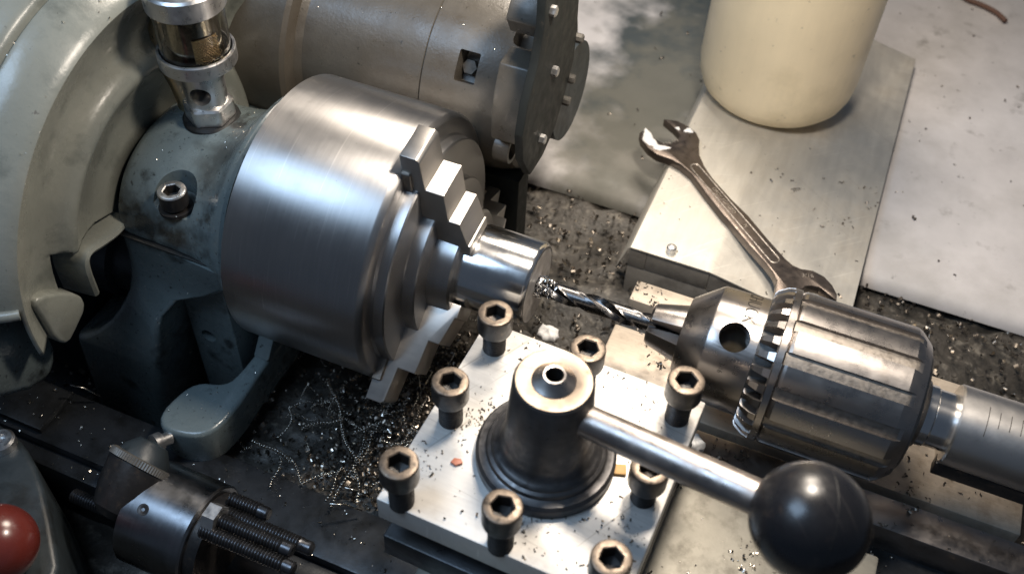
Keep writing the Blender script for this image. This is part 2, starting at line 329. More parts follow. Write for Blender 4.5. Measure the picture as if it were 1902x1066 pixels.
# bearing cap: section lofted along X
s0 = [(40, -4), (39, 8), (32, 22), (18, 33), (4, 37.5), (-14, 37), (-28, 33), (-38, 27), (-46, 17), (-50, 6), (-50.5, 4), (-50.5, 3)]
s1 = [(56, -4), (54, 14), (44, 36), (24, 51), (2, 56.5), (-20, 53), (-36, 44), (-46, 33), (-52, 21), (-55.5, 8), (-56, 6), (-56, 3)]
def capsec(x, t, k=1.0):
    a = [(p[0] * (1 - t) + q[0] * t, p[1] * (1 - t) + q[1] * t) for p, q in zip(s0, s1)]
    a = [(p[0] * k, p[1] * k if p[1] > 5 else p[1]) for p in a]
    a = smooth_poly(a, 2, False) + [(-44 * k, 2.9), (30 * k, -4)]
    return [(x, YA + p[0], ZA + p[1]) for p in a]
caps = [capsec(x, t, k) for x, t, k in ((-229, 0, .90), (-227.5, 0, .95), (-224, 0, .985), (-219, 0, 1), (-205, .0, 1), (-196, .05, 1), (-188, .14, 1), (-182, .28, 1), (-177, .50, 1), (-173, .76, 1), (-170, .96, 1), (-168, 1.0, 1), (-166.5, 1.0, .985))]
cap = obj('bearing_cap', loft(caps), M['paint'], head, sharp=60)
pk = lathe([(-8, 0), (-8, 9.0), (-6.5, 10.6), (4, 11.2), (16, 13.5), (40, 16), (40, 0)], 'z', (-197.5, 51.5, 12), 40)
pk2 = xf(pk, Matrix.Translation((0, 0, 0)))
cut(cap, [pk])
obj('split_line_shim', box(-226, -167.5, 39.5, 42.4, -13.4, -12.6, 0.2), M['rubber_or_shade'], head)
# pedestal under the cap
def rsec(x0, x1, yf0, yf1, yb, z, r):
    P = []
    for (cx, cy, a0) in ((x0 + r, yf0 + r, 180), (x1 - r, yf1 + r, 270), (x1 - 3, yb, 0), (x0 + 3, yb, 90)):
        for k in range(5):
            a = R(a0 + 90 * k / 4); q = r if a0 in (180, 270) else 3
            P.append((cx + q * math.cos(a), cy + q * math.sin(a), z))
    return P
ped = [rsec(-228, -167.5, 42, 38, 146, -13.8, 5), rsec(-228, -168, 41.8, 39, 146, -26, 5), rsec(-228.5, -180, 41, 39, 146, -36, 5), rsec(-229, -198, 40, 36, 146, -44, 4), rsec(-230, -204, 38.5, 29, 146, -51, 3), rsec(-232, -205, 36, 25.5, 146, -57, 3), rsec(-235.5, -206, 33, 24.8, 146, -64, 3), rsec(-240, -207, 29.5, 24.5, 146, -71, 3), rsec(-247, -208, 25.5, 24.2, 146, -78, 3), rsec(-254, -209, 23.4, 24, 146, -82.5, 4), rsec(-260, -210, 22.2, 24, 146, -85.5, 5), rsec(-261.5, -210, 21.8, 23.8, 146, -88, 6), rsec(-266, -222, 21.5, 23.5, 146, -149, 6)]
obj('pedestal', loft(ped), M['paint'], head, sharp=38)
web = prism([(-204.8, 46), (-178, 46), (-176, 60), (-176, 140), (-204.8, 140)], -149, -30, 1.5)
wb = obj('web', web, M['paint'], head)
wh = ony(388, 624, 46)
cut(wb, [xf(lathe([(-14, 0), (-14, 4.2), (14, 4.2), (14, 0)], 'z', (0, 0, 0), 20), Matrix.Translation(wh) @ Matrix.Rotation(R(90), 4, 'X'))])
lug = [(-191.5, 2), (-190.5, 10), (-188.5, 18), (-184, 23), (-177, 25), (-172, 28), (-170.4, 36), (-170, 47), (-169.8, 80), (-160.5, 80), (-161.5, 41), (-160, 24), (-160.5, 10), (-162.5, 1), (-167, -4.5), (-175, -7.2), (-184, -8), (-189.5, -4.5)]
obj('front_lug', prism(smooth_poly(lug, 1), -106, -82, 2.4, 3), M['paint'], head, sharp=50)
obj('lug_rib', prism([(52, -82.2), (46, -81.8), (62, -62), (80, -56), (80, -82.2)], -169.6, -160.8, 1.2, 2, 'yzx'), M['paint'], head)
sc = lathe([(0, 0), (0, 3.2), (5, 3.2), (5, 4.6), (9, 4.6), (9, 0)], 'z', (0, 0, 0), 24)
obj('oil_plug', xf(sc, Matrix.Translation(ony(316, 812, -8)) @ Matrix.Rotation(R(68), 4, 'X') @ Matrix.Rotation(R(-20), 4, 'Y')), M['alu'], head)
# gear guard: one revolved shell, centre shifted toward the operator
GC = (0, 77.5, -16)
gp = [(-231, 30), (-231.5, 38), (-231.8, 44), (-230.5, 50), (-227.5, 57), (-224.5, 62), (-222.6, 65.5), (-222.8, 68), (-225.5, 71), (-229, 75), (-230, 79), (-228.8, 85), (-226, 92), (-222.2, 98.6), (-221.4, 100.2), (-222.2, 101.6), (-224.6, 104), (-231, 109), (-237.5, 112.4), (-239.3, 112.6), (-240.6, 111.6), (-240.8, 113.2), (-241.5, 115.4), (-244, 117), (-252, 119.5), (-268, 122), (-300, 124), (-380, 126)]
def onx(px, py, x):
    dd = fw + r2 * ((px - 951) / 1892.393) - u2 * ((py - 533) / 1892.393); return CAMP + dd * ((x - CAMP.x) / dd.x)
gv, gf = lathe(gp, 'x', GC, 220, -72, 192)
oc_ = onx(214, 500, -224); keep = []
for q in gf:
    c = sum((Vector(gv[i]) for i in q), Vector()) / len(q); dy, dz = c.y - oc_.y, c.z - oc_.z
    if c.x > -242 and (math.hypot(dy, dz) < 16.5 or (dz < 0 and dy > -15 and math.hypot(c.y - GC[1], c.z - GC[2]) < 76)): continue
    ag = math.degrees(math.atan2(c.z - GC[2], c.y - GC[1])) % 360; Rg = math.hypot(c.y - GC[1], c.z - GC[2])
    if 165 < ag < 250 and Rg < 73 and c.x > -244: continue
    if 187 < ag < 250: continue
    if math.hypot(c.y - GC[1], c.z - GC[2]) > 101 and math.degrees(math.atan2(c.z - GC[2], c.y - GC[1])) % 360 > 171.5 and math.degrees(math.atan2(c.z - GC[2], c.y - GC[1])) % 360 < 250: continue
    keep.append(q)
gg = obj('gear_guard', (gv, keep), M['paint_pale'], head, sharp=40)
md = gg.modifiers.new('thickness', 'SOLIDIFY'); md.thickness = 0.0025; md.offset = -1
el = [(GC[0] + x_, GC[1] + (r_ + .6) * math.cos(R(171.5)), GC[2] + (r_ + .6) * math.sin(R(171.5))) for x_, r_ in gp if r_ > 100.5]
obj('guard_edge_roll', tube(el, 2.4, 10), M['paint_pale'], head, sharp=60)
lp = smooth_poly([onx(a_, b_, x_) for a_, b_, x_ in ((243, 405, -224), (222, 432, -223), (190, 455, -222), (168, 468, -221), (161, 486, -221), (166, 508, -222), (174, 528, -224), (181, 546, -226))], 2, False)
lp = [Vector(p) for p in lp]; sec_l = []
for i, p in enumerate(lp):
    t = (lp[min(i + 1, len(lp) - 1)] - lp[max(i - 1, 0)]).normalized(); nn = t.cross(Vector((1, 0, 0))).normalized()
    b_ = Vector((-16, -2, 0)); wd = 1.5
    sec_l.append([p - nn * wd, p + Vector((.8, 0, 0)), p + nn * wd, p + nn * wd + b_, p - nn * wd * 1.6 + b_])
obj('guard_lip', loft(sec_l), M['paint_pale'], head, sharp=50)
def px_solid(pxs, x0, x1, bv, it=1): return prism(smooth_poly([(onx(a_, b_, x1).y, onx(a_, b_, x1).z) for a_, b_ in pxs], it), x0, x1, bv, 2, 'yzx')
obj('guard_tab', px_solid([(58, 560), (100, 545), (150, 545), (162, 570), (146, 605), (128, 642), (104, 632), (86, 600)], -232, -223, 1.5), M['paint_pale'], head, sharp=50)
obj('guard_skirt', px_solid([(-60, 600), (0, 580), (50, 580), (92, 612), (112, 655), (96, 720), (-60, 760)], -262, -236, 5), M['paint'], head, sharp=50)
obj('guard_backing', box(-330, -270, 34, 130, -140, -40, 3), M['paint_dark'], head)
obj('spindle_pulley', lathe([(-262, 0), (-262, 26), (-250, 26), (-249, 22), (-236, 22), (-235, 24), (-231, 24), (-231, 0)], 'x', (0, 70, -62), 40), M['paint_dark'], head)
# cap screw in its pocket
def hexr(a, flat):   # radius of a hexagon (across flats = 2*flat) at angle a
    t = (a + math.pi / 6) % (math.pi / 3) - math.pi / 6
    return flat / math.cos(t)
def cap_screw(c, top, head_r, head_h, hexflat, hexdep, shank_r, bottom, n=36, rim=0.9):
    """returns (black body, rim ring) for a socket cap screw, axis Z; c=(x,y)"""
    body = [(bottom, 0), (bottom, shank_r)]
    z = bottom; k = 0
    while z < top - head_h - 1.2:
        body += [(z + .15, shank_r), (z + .6, shank_r * .88), (z + 1.05, shank_r)]; z += 1.2
    body += [(top - head_h, shank_r), (top - head_h, head_r * .80), (top - head_h + 1.3, head_r * .96), (top - head_h + 2.2, head_r), (top - rim, head_r)]
    V, F = lathe(body, 'z', (c[0], c[1], 0), n, closed=False)
    Vs, Fs = [], []
    rows = [(top - rim, lambda a: head_r), (top - .25, lambda a: head_r - .35), (top, lambda a: head_r - 1.0), (top, lambda a: hexr(a, hexflat) + .45), (top - .4, lambda a: hexr(a, hexflat))]
    rim_vf = ([], [])
    for z, f in rows:
        for q in range(n): a = 2 * math.pi * q / n; Vs.append((c[0] + f(a) * math.cos(a), c[1] + f(a) * math.sin(a), z))
    for i in range(len(rows) - 1):
        for q in range(n): Fs.append((i * n + q, i * n + (q + 1) % n, (i + 1) * n + (q + 1) % n, (i + 1) * n + q))
    Vk = []; Fk = []
    for z, f in ((top - .4, lambda a: hexr(a, hexflat)), (top - hexdep, lambda a: hexr(a, hexflat)), (top - hexdep - .8, lambda a: 0.01)):
        for q in range(n): a = 2 * math.pi * q / n; Vk.append((c[0] + f(a) * math.cos(a), c[1] + f(a) * math.sin(a), z))
    for i in range(2):
        for q in range(n): Fk.append((i * n + q, i * n + (q + 1) % n, (i + 1) * n + (q + 1) % n, (i + 1) * n + q))
    return (V, F), (Vs, Fs), (Vk, Fk)
def screw_obj(name, c, top, hr, hh, hf, hd, sr, bot, parent, mb, mr, mk, rot=0):
    a, b, k = cap_screw((0, 0), top, hr, hh, hf, hd, sr, bot)
    A = Matrix.Translation((c[0], c[1], 0)) @ Matrix.Rotation(R(rot), 4, 'Z')
    body = obj(name, xf(join(a, k), A), mb, parent)
    obj('rim', xf(b, A), mr, body)
    return body
screw_obj('cap_screw', (-197.5, 51.5), 15.5, 6.4, 9.5, 3.3, 5, 5, -2, head, M['black'], M['alu'], M['black'], 12)
obj('washer', lathe([(4.2, 5), (4.2, 7.6), (5.8, 7.6), (5.8, 5)], 'z', (-197.5, 51.5, 0), 32), M['black'], head)

# ------------------------------------------------------------------ drip oiler
oc = (-204, 94.5, 0)
oil = thing('drip_oiler', 'aluminium drip oiler with sooty glass and gauze standing on the bearing cap', 'oiler', (-204, 94.5, 21))
obj('gasket', lathe([(20.5, 0), (20.5, 12.6), (21.6, 13.4), (22.8, 12.6), (23.2, 13.0), (24.4, 12.0), (24.6, 0)], 'z', oc, 48), M['rubber_or_shade'], oil)
obj('hex_base', lathe([(24, 0), (24, 9.6), (24.8, 10.2), (32, 10.2), (33, 9.4), (33, 0)], 'z', oc, 48, rf=lambda i, a, p, r: min(hexr(a, r), 11.3) if r > 0 else 0), M['alu'], oil)
stem = obj('stem', lathe([(32.5, 0), (32.5, 9.2), (50, 9.4), (52, 11), (54.5, 15.0), (54.5, 0)], 'z', oc, 48), M['alu'], oil)
cut(stem, [xf(lathe([(-20, 0), (-20, 4.6), (20, 4.6), (20, 0)], 'z', (0, 0, 0), 28), Matrix.Translation((-204, 94.5, 40.5)) @ Matrix.Rotation(R(22), 4, 'Z') @ Matrix.Rotation(R(90), 4, 'X'))])
obj('drip_core', lathe([(33, 0), (33, 3), (50, 3), (50, 0)], 'z', (-206, 99, 0), 20), M['oil'], oil)
obj('lower_ring', lathe([(54, 0), (54, 16.2), (54.5, 17), (60.6, 17), (61.2, 16.6), (61.2, 15.7), (58, 15.5), (58, 0)], 'z', oc, 64), M['alu'], oil)
obj('glass', lathe([(58.2, 15.2), (83, 15.2), (83, 14.4), (58.2, 14.4), (58.2, 15.2)], 'z', oc, 64), M['glass'], oil)
obj('upper_ring', lathe([(82.5, 0), (82.5, 16.2), (83, 17.0), (91.5, 17.0), (92.5, 16), (92.5, 0)], 'z', oc, 64), M['alu'], oil)
obj('inner_cup', lathe([(62, 0), (62, 11.8), (82, 11.8), (82, 0)], 'z', oc, 48), M['cup'], oil)
gz = []
for i in range(9):
    for j in range(15):
        a = R(-52 + i * 6.0 + (j % 2) * 3.0); z = 59.5 + j * 0.82
        gz.append(xf(sphere((0, 0, 0), 0.40, 6, 4), Matrix.Translation((oc[0] + 12.6 * math.cos(a), oc[1] + 12.6 * math.sin(a), z))))
obj('gauze', join(*gz, lathe([(58.4, 12.4), (72, 12.4)], 'z', oc, 40, -55, 0, closed=False)), M['gauze'], oil)
obj('oil_pool', lathe([(58.1, 0), (58.1, 14.2), (60.4, 14.2), (60.4, 0)], 'z', oc, 40), M['oil'], oil)
obj('top_knob', lathe([(92, 0), (92, 6.5), (100, 6.5), (101, 5.5), (101, 0)], 'z', oc, 32), M['alu'], oil)
obj('filler_lid', xf(lathe([(-3, 0), (-3, 5), (3, 5), (3, 0)], 'z', (0, 0, 0), 24), Matrix.Translation((-223, 95, 85)) @ Matrix.Rotation(R(90), 4, 'Y')), M['black'], oil)
pipe = smooth_poly([(-222, 104, 70), (-225, 103, 66), (-228, 101, 60), (-227, 99, 50), (-222, 98, 40), (-219, 98, 30), (-218, 98, 21)], 2, False)
obj('oil_pipe', tube(pipe, 5.5, 14), M['gauze'], oil)

# ------------------------------------------------------------------ lathe chuck
ch = thing('lathe_chuck', 'large bright steel three jaw lathe chuck gripping the turned workpiece', 'chuck', (-130, YA, ZA))
cbp = [(-162, 0), (-162, 62.5), (-161, 64), (-97, 64), (-96.2, 63.6), (-94.4, 62.2), (-94, 61.5), (-94, 55.2), (-93, 54.2), (-88.6, 54.2), (-88, 53.6), (-88, 53), (-88, 38.6), (-87.5, 38), (-82.4, 38), (-81.8, 37.4), (-81.8, 26), (-72, 25.6), (-71, 24.6), (-71, 0)]
obj('body', lathe(cbp, 'x', (0, YA, ZA), 128), M['chuck'], ch)
obj('spindle_flange', lathe([(-168.5, 0), (-168.5, 46), (-162.2, 46), (-162.2, 0)], 'x', (0, YA, ZA), 64), M['black'], ch)
def jaw_vf(phi):
    pr = [(19.8, -95), (19.8, -66.5), (26, -66.5), (26, -67.5), (39.5, -70.5), (39.5, -75.6), (55.5, -76.6), (55.5, -85), (71.5, -86), (73, -87.5), (73, -95)]
    vf = prism(pr, -9.2, 9.2, 0.9, 2, 'yxz')     # y = radius, x = axial, z = width
    return xf(vf, Matrix.Translation((0, YA, ZA)) @ Matrix.Rotation(R(phi), 4, 'X'))
for ph in (-142, -22, 98):
    obj('jaw', jaw_vf(ph), M['jaw'], ch)
    obj('jaw_slot', xf(prism([(20, -95), (20, -90.4), (63, -90.4), (63.6, -91), (63.6, -95)], -10.6, 10.6, 0.4, 1, 'yxz'), Matrix.Translation((0, YA, ZA)) @ Matrix.Rotation(R(ph), 4, 'X')), M['groove'], ch)

# ------------------------------------------------------------------ workpiece
wp = thing('workpiece', 'polished steel round bar held in the lathe chuck, being drilled', 'workpiece', (-55, YA, ZA))
wpb = obj('bar', lathe([(-73, 0), (-73, 19.4), (-72.5, 19.9), (-40.6, 19.9), (-39.6, 19.5), (-38.8, 18.6), (-38.8, 17.6), (-39.0, 17.4), (-39.0, 14.2), (-38.8, 14), (-38.8, 10.2), (-39.0, 10), (-39.0, 7.2), (-38.8, 7), (-38.8, 4.6), (-40, 4.3), (-46, 4.3), (-46, 0)], 'x', (0, YA, ZA), 96), M['bright'], wp)

obj('end_face', lathe([(-38.72, 4.7), (-38.72, 17.5)], 'x', (0, YA, ZA), 72, closed=False), material('faced_bar_end', (0.58, 0.57, 0.57), 0.42, 1, brush=(30, 30, 30), bamt=0.05, var=0.25, vscale=130), wp)
# ------------------------------------------------------------------ drill bit
def drill_vf(x0, x1, Rr, pitch, ph0, n=44, steps=90):
    V, F = [], []
    prof = []
    for k in range(n):
        a = 2 * math.pi * k / n; t = a % math.pi
        if t < R(96): r = Rr
        elif t < R(100): r = Rr
        else:
            s = (t - R(100)) / (math.pi - R(100)); r = Rr * (1 - 0.55 * math.sin(math.pi * s) ** 0.7)
        if R(12) < t < R(96): r = Rr * .955
        prof.append((a, r))
    for i in range(steps + 1):
        x = x0 + (x1 - x0) * i / steps; tw = ph0 + 2 * math.pi * x / pitch
        for a, r in prof: V.append((x, YA + r * math.cos(a + tw), ZA + r * math.sin(a + tw)))
    for i in range(steps):
        for k in range(n): F.append((i * n + k, i * n + (k + 1) % n, (i + 1) * n + (k + 1) % n, (i + 1) * n + k))
    F.append(tuple(range(n))); F.append(tuple(steps * n + k for k in range(n)))
    return V, F
tag(obj('drill_bit', drill_vf(-45, 26, 4.25, 53, R(20)), M['drill'], loc=(-10, YA, ZA), sharp=40), 'twist drill bit held in the drill chuck, its tip inside the workpiece', 'drill bit')
# nest of bright swarf climbing the drill flute
nest = []
for q in range(11):
    x0 = rnd.uniform(-38.4, -33); a0 = rnd.uniform(40, 150); pts = []
    rr = 4.3; L = rnd.uniform(2, 7); ww = rnd.uniform(.3, .9)
    for k in range(14):
        t = k / 13; aa = R(a0 + 40 * t + 18 * math.sin(t * 9 + q))
        pts.append((x0 + L * t, YA + (rr + ww * math.sin(t * 14 + q) * .6 + rnd.uniform(0, .5)) * math.cos(aa), ZA + (rr + ww * abs(math.sin(t * 11))) * math.sin(aa)))
    nest.append(tube(pts, rnd.uniform(.14, .34), 5))
for q in range(12):
    a0 = rnd.uniform(0, 360); pts = [(-38 + rnd.uniform(-.5, 2.5) + .6 * math.sin(k), YA + (4.6 + rnd.uniform(0, .9)) * math.cos(R(a0 + 12 * k)), ZA + (4.6 + rnd.uniform(0, .9)) * math.sin(R(a0 + 12 * k))) for k in range(9)]
    nest.append(tube(pts, .25, 5))
o = tag(obj('drill_swarf', join(*nest), M['bright'], loc=(-30, YA, ZA)), 'bright tangle of fresh swarf clinging to the drill by the workpiece', 'swarf'); o['kind'] = 'stuff'

# ------------------------------------------------------------------ drill chuck
dc = thing('drill_chuck', 'keyed steel drill chuck with toothed ring and ribbed sleeve holding the drill', 'drill chuck', (80, YA, ZA))
def dj(phi):
    secs = []
    for x, ro, wd in ((14.5, 8.4, 5.0), (15.5, 9.4, 5.6), (30, 13.2, 6.6), (38, 14.2, 6.6)):
        b_ = [(x, wd * .62, 2.6), (x, -wd * .62, 2.6)]
        for q in range(9):
            aa = R(-42 + 84 * q / 8); b_.append((x, ro * math.sin(aa), ro * math.cos(aa)))
        secs.append(b_)
    return xf(loft(secs), Matrix.Translation((0, YA, ZA)) @ Matrix.Rotation(R(phi), 4, 'X'))
for ph in (-8, 112, 232): obj('jaw', dj(ph - 5), M['dchuck'], dc, sharp=25)
nose = obj('nose', lathe([(30, 0), (30, 15.2), (29.2, 16.2), (29.6, 17), (40.2, 25.2), (41, 25.6), (66, 26.2), (66, 0)], 'x', (0, YA, ZA), 96), M['dchuck'], dc)
slot = []
HA = 118.5
hole = xf(lathe([(14, 0), (14, 6.3), (40, 6.3), (40, 0)], 'z', (0, 0, 0), 40), Matrix.Translation((51, YA, ZA)) @ Matrix.Rotation(R(HA - 90), 4, 'X'))
cut(nose, [hole, lathe([(20, 0), (20, 12.4), (33, 12.4), (33, 0)], 'x', (0, YA, ZA), 40)])
obj('key_hole_floor', xf(lathe([(14.4, 0), (14.4, 6.2), (15, 6.2), (15, 0)], 'z', (0, 0, 0), 24), Matrix.Translation((51, YA, ZA)) @ Matrix.Rotation(R(HA - 90), 4, 'X')), M['oil'], dc)  # dark disc paints the shade at the bottom of the hole
def wrap(s, size, xc, ang, rad, ext=0.05):
    """text reading round the nose toward the operator, letter tops toward the sleeve"""
    V, F = text_vf(s, size, ext); out = []
    for (a, b, c) in V:
        th = R(ang) + a * .82 / rad; rr = rad + c
        out.append((xc + b, YA + rr * math.cos(th), ZA + rr * math.sin(th)))
    return out, F
obj('lettering', wrap('CHUCK', 8.2, 54.0, 77, 26.02), M['engrave'], dc)
obj('lettering', join(wrap('B18', 3.2, 55.5, 147, 26.02), wrap('3-16', 3.2, 49.5, 149, 25.95)), M['engrave'], dc)
obj('gear_root', lathe([(60.6, 0), (60.6, 26.3), (67.6, 27.6), (68.12, 28.0), (68.12, 32.7), (68.6, 32.7), (68.6, 0)], 'x', (0, YA, ZA), 64), M['rubber_or_shade'], dc)  # black lining stands in for the shade in the tooth gaps
ng = 30; ring = [lathe([(68.2, 0), (68.2, 32.8), (68.8, 33.6), (71.4, 33.6), (71.8, 33), (71.8, 0)], 'x', (0, YA, ZA), 96)]
for k in range(ng):
    a = 360 / ng * k
    secs = []
    for x, ri, ro, wd in ((60.9, 25.8, 28.8, 0.8), (61.8, 25.8, 30.4, 1.0), (65.5, 26, 32.8, 1.45), (68.4, 27, 33.5, 1.85)):
        secs.append([(x, -wd * 1.3, ri), (x, wd * 1.3, ri), (x, wd, ro), (x, -wd, ro)])
    ring.append(xf(loft(secs), Matrix.Translation((0, YA, ZA)) @ Matrix.Rotation(R(a), 4, 'X')))
obj('gear_ring', join(*ring), M['dchuck'], dc, sharp=14)
angs, isl = [], []
NL = 14
for k in range(NL):
    base = 360 / NL * k
    for d, f in ((0, 0), (.25, 1), (4, 1), (8, 1), (12, 1), (16.6, 1), (16.9, 0), (19, 0), (22, 0), (25.4, 0)): angs.append(R(base + d)); isl.append(f)
ai = {round(a, 6): f for a, f in zip(angs, isl)}
sl = obj('sleeve', lathe([(72, 0), (72, 32.2), (72.8, 33.0), (74, 33.45), (119.2, 33.45), (121, 32.7), (122.6, 31.4), (125.8, 28.6), (125.8, 0)], 'x', (0, YA, ZA), angles=angs,
    rf=lambda i, a, p, r: r if (ai.get(round(a, 6), 0) or i in (0,)) else min(r, 31.9)), [M['dchuck'], M['groove']], dc, sharp=20)
for p_ in sl.data.polygons:
    v_ = [sl.data.vertices[i].co for i in p_.vertices]
    if all(math.hypot(q.y, q.z) < .03195 for q in v_) and min(q.x for q in v_) > -.0082 and max(q.x for q in v_) < .0412 and len(v_) == 4: p_.material_index = 1
obj('rear_collar', lathe([(126, 0), (126, 25.5), (127.5, 25), (128, 17), (129.5, 15), (131, 14.2), (131, 0)], 'x', (0, YA, ZA), 64), M['groove'], dc)
obj('arbor', lathe([(130, 0), (130, 12.9), (134.5, 12.9), (134.8, 11.6), (135.2, 12.2), (150, 12.0), (150, 0)], 'x', (0, YA, ZA), 64), M['bright'], dc)

# ------------------------------------------------------------------ tailstock quill
tq = thing('tailstock_quill', 'satin steel tailstock quill with graduation lines carrying the drill chuck', 'quill', (180, YA, ZA))
obj('barrel', lathe([(142.6, 0), (142.6, 16.3), (143.3, 16.9), (320, 16.9), (320, 0)], 'x', (0, YA, ZA), 96), material('satin_quill_steel', (0.62, 0.60, 0.58), 0.40, 1, spots=[((0.3, 0.25, 0.2), 400, 0.62, 0.72, 0.3)], aniso=0.4, var=0.02, rvar=0.03, vscale=80, bump=0.04), tq)
obj('keyway', box(142.4, 320, YA - 13.6, YA - 8, ZA - 18.2, ZA - 10.5, 0.6), M['black'], tq)
for k in range(12):
    x = 152.5 + k * 4.2 + (0 if k else 0); half = 22 if k % 4 == 0 else 12
    V, F = [], []
    c0 = 106 + (6 if k % 4 == 0 else 0)
    for j in range(9):
        a = R(c0 - half + 2 * half * j / 8)
        for xx in (x, x + .28): V.append((xx, YA + 16.96 * math.cos(a), ZA + 16.96 * math.sin(a)))
    for j in range(8): F.append((2 * j, 2 * j + 1, 2 * j + 3, 2 * j + 2))
    obj('graduation_line', (V, F), M['engrave'], tq)

# ================================================================== CROSS SLIDE, TOP SLIDE, TOOL POST
cs = thing('cross_slide', 'planed cast iron cross slide with T-slots under the drill chuck', 'cross slide', (90, 90, -104))
zt = -54.0
for (y0, y1, xl, xr, mt) in ((137, 151, -5, 187, 'cast'), (79.5, 119, -6, 187, 'cast'), (59.5, 75.5, -6, 192, 'arm')):
    obj('table_strip', box(xl, xr, y0, y1, -72, zt, 0.9), M[mt], cs)
obj('table_body', box(-6.5, 186.5, -60, 152, -103, -70, 1.5), M['bed'], cs)
obj('slot_wall', box(-5.5, 186, 119.2, 136.8, -72, -66, 0.5), M['bed'], cs)
obj('slot_wall', box(-5.5, 186, 75.8, 79.3, -72, -64, 0.3), M['bed'], cs)

ts = thing('top_slide', 'grey iron top slide block carrying the tool post, dusted with chips', 'top slide', (20, 0, -54))
obj('slide_block', box(-34, 131, -110, 37, -69.5, -41, 1.2), material('dusty_grey_iron', (0.30, 0.285, 0.245), 0.5, 0.5, spots=[((0.10, 0.09, 0.07), 90, 0.5, 0.68, 0.6), (OIL, 900, 0.66, 0.71, 0.6)], var=0.12, vscale=60, bump=0.08), ts)

TH = R(-1.77); RT = Matrix.Rotation(TH, 4, 'Z')
tp = thing('tool_post', 'square four way tool post with bright top plate and eight black socket screws', 'tool post', (0, 4, -41))
obj('clamp_plate', xf(box(-47.8, 47.3, -42.3, 51.0, -13, 0, 0.7), RT), M['plate'], tp)
obj('core', xf(box(-30, 30, -26, 34, -27, -12.8, 0.7), RT), M['black'], tp)
obj('lower_flange', xf(box(-47, 47, -42, 50, -41, -26.6, 0.9), RT), M['bed'], tp)
tops = {(-1, 1): 22.2, (0, 1): 21.8, (1, 1): 24.4, (-1, 0): 24.6, (-1, -1): 25.4, (0, -1): 25.8, (1, -1): 22.4, (1, 0): 20.5}
k = 0
for (i, j), zt_ in tops.items():
    p = RT @ Vector((39 * i, 39 * j, 0)); k += 1
    screw_obj('clamp_screw', (p.x, p.y), zt_, 7.0, 11.5, 3.55, 6, 4.7, -1, tp, M['black'], M['rim'], M['black'], rot=k * 17)

lv = thing('clamp_lever', 'tool post clamping lever with dark conical hub, steel arm and black ball knob', 'lever', (0, 0, 0))
HC = (0.2, 0.6, 0)
hubp = [(0.05, 0), (0.05, 25.2), (0.6, 26.2), (4.4, 26.2), (5.6, 25.0), (5.9, 23.0), (6.2, 22.4), (6.6, 22.4), (7.6, 21.8), (8.2, 20.6), (8.5, 20.5), (9.0, 20.2), (9.6, 19.2), (10.4, 18.0), (12.2, 16.8), (15, 16.2), (46.1, 14.2), (46.9, 13.8), (47.5, 13.2)]
obj('hub', lathe(hubp, 'z', HC, 96, closed=False), M['hub'], lv)
obj('hub_top', lathe([(47.5, 13.2), (47.55, 8.6), (47.0, 7.6), (46.8, 3.2)], 'z', HC, 64, closed=False), M['hubtop'], lv)
obj('dome_washer', lathe([(46.7, 3.3), (46.85, 7.6), (47.4, 7.7), (48.9, 5.6), (50.1, 4.4), (50.5, 3.9), (50.4, 3.3), (49.7, 3.05), (40, 3.0)], 'z', HC, 48, closed=False), M['dchuck'], lv)
obj('nut_bore', lathe([(41, 0.01), (41, 2.9), (49.6, 2.96)], 'z', HC, 24, closed=False), M['rubber_or_shade'], lv)  # black inner wall and floor paint the darkness inside the bore
a0 = Vector((9, -1, 34)); a1 = Vector((91.5, -16.5, 46)); dv = (a1 - a0)
path = [a0 + dv * t for t in (0, .12, .16, .17, .5, .86, .9)]
obj('arm', tube(path, [5.8, 5.8, 5.85, 5.9, 6.0, 6.05, 6.05], 32), M['arm'], lv)
bl = sphere((0, 0, 0), 18.6, 56, 36)
obj('ball_knob', xf(bl, Matrix.Translation(a1)), M['ball'], lv, sharp=60)
rn = (r2 * .95 - u2 * .25 + fw * .1).normalized(); e1 = rn.cross(fw).normalized(); e2 = rn.cross(e1)
obj('mould_seam', tube([a1 + (e1 * math.cos(R(q * 5)) + e2 * math.sin(R(q * 5))) * 18.55 for q in range(73)], .16, 6, cap=False), M['rubber_or_shade'], lv)

# ------------------------------------------------------------------ splash cover over the cross slide, with spanner and bottle
cv = thing('slide_cover', 'folded stainless sheet cover reaching back over the white tray', 'cover', (40, 300, -95))
def cz(x): return -70.0 - max(0, x - 26) * 0.1875 - (max(0, -19.5 - x) ** 1.0) * 3.2
xsn = [-25, -24, -22.6, -21.2, -20.0, -18.6, -17, -10, 0, 10, 20, 24, 26, 28, 32, 50, 70, 90, 102.5]
rows = [(187.2, 0), (260, 0), (330, 0), (400, 0), (459, 0)]
V, F = [], []
for top in (0, 1):
    for y, _ in rows:
        for x in xsn:
            yy = y if y < 459 else 459 + (102.5 - x) * .05
            zx = cz(x)
            V.append((x, yy, zx - top * 0.9))
nx = len(xsn); nr = len(rows); N = nx * nr
for t in (0, 1):
    for j in range(nr - 1):
        for i in range(nx - 1): a = t * N + j * nx + i; F.append((a, a + 1, a + nx + 1, a + nx))
for i in range(nx - 1):
    F.append((i, i + 1, N + i + 1, N + i)); a = (nr - 1) * nx + i; F.append((a, a + 1, N + a + 1, N + a))
for j in range(nr - 1):
    a = j * nx; F.append((a, a + nx, N + a + nx, N + a)); a = j * nx + nx - 1; F.append((a, a + nx, N + a + nx, N + a))
obj('sheet', (V, F), M['cover'], cv, sharp=25)
obj('front_block', box(-19, 98, 187.8, 205, -110, -84.6, .3), M['coverwall'], cv)
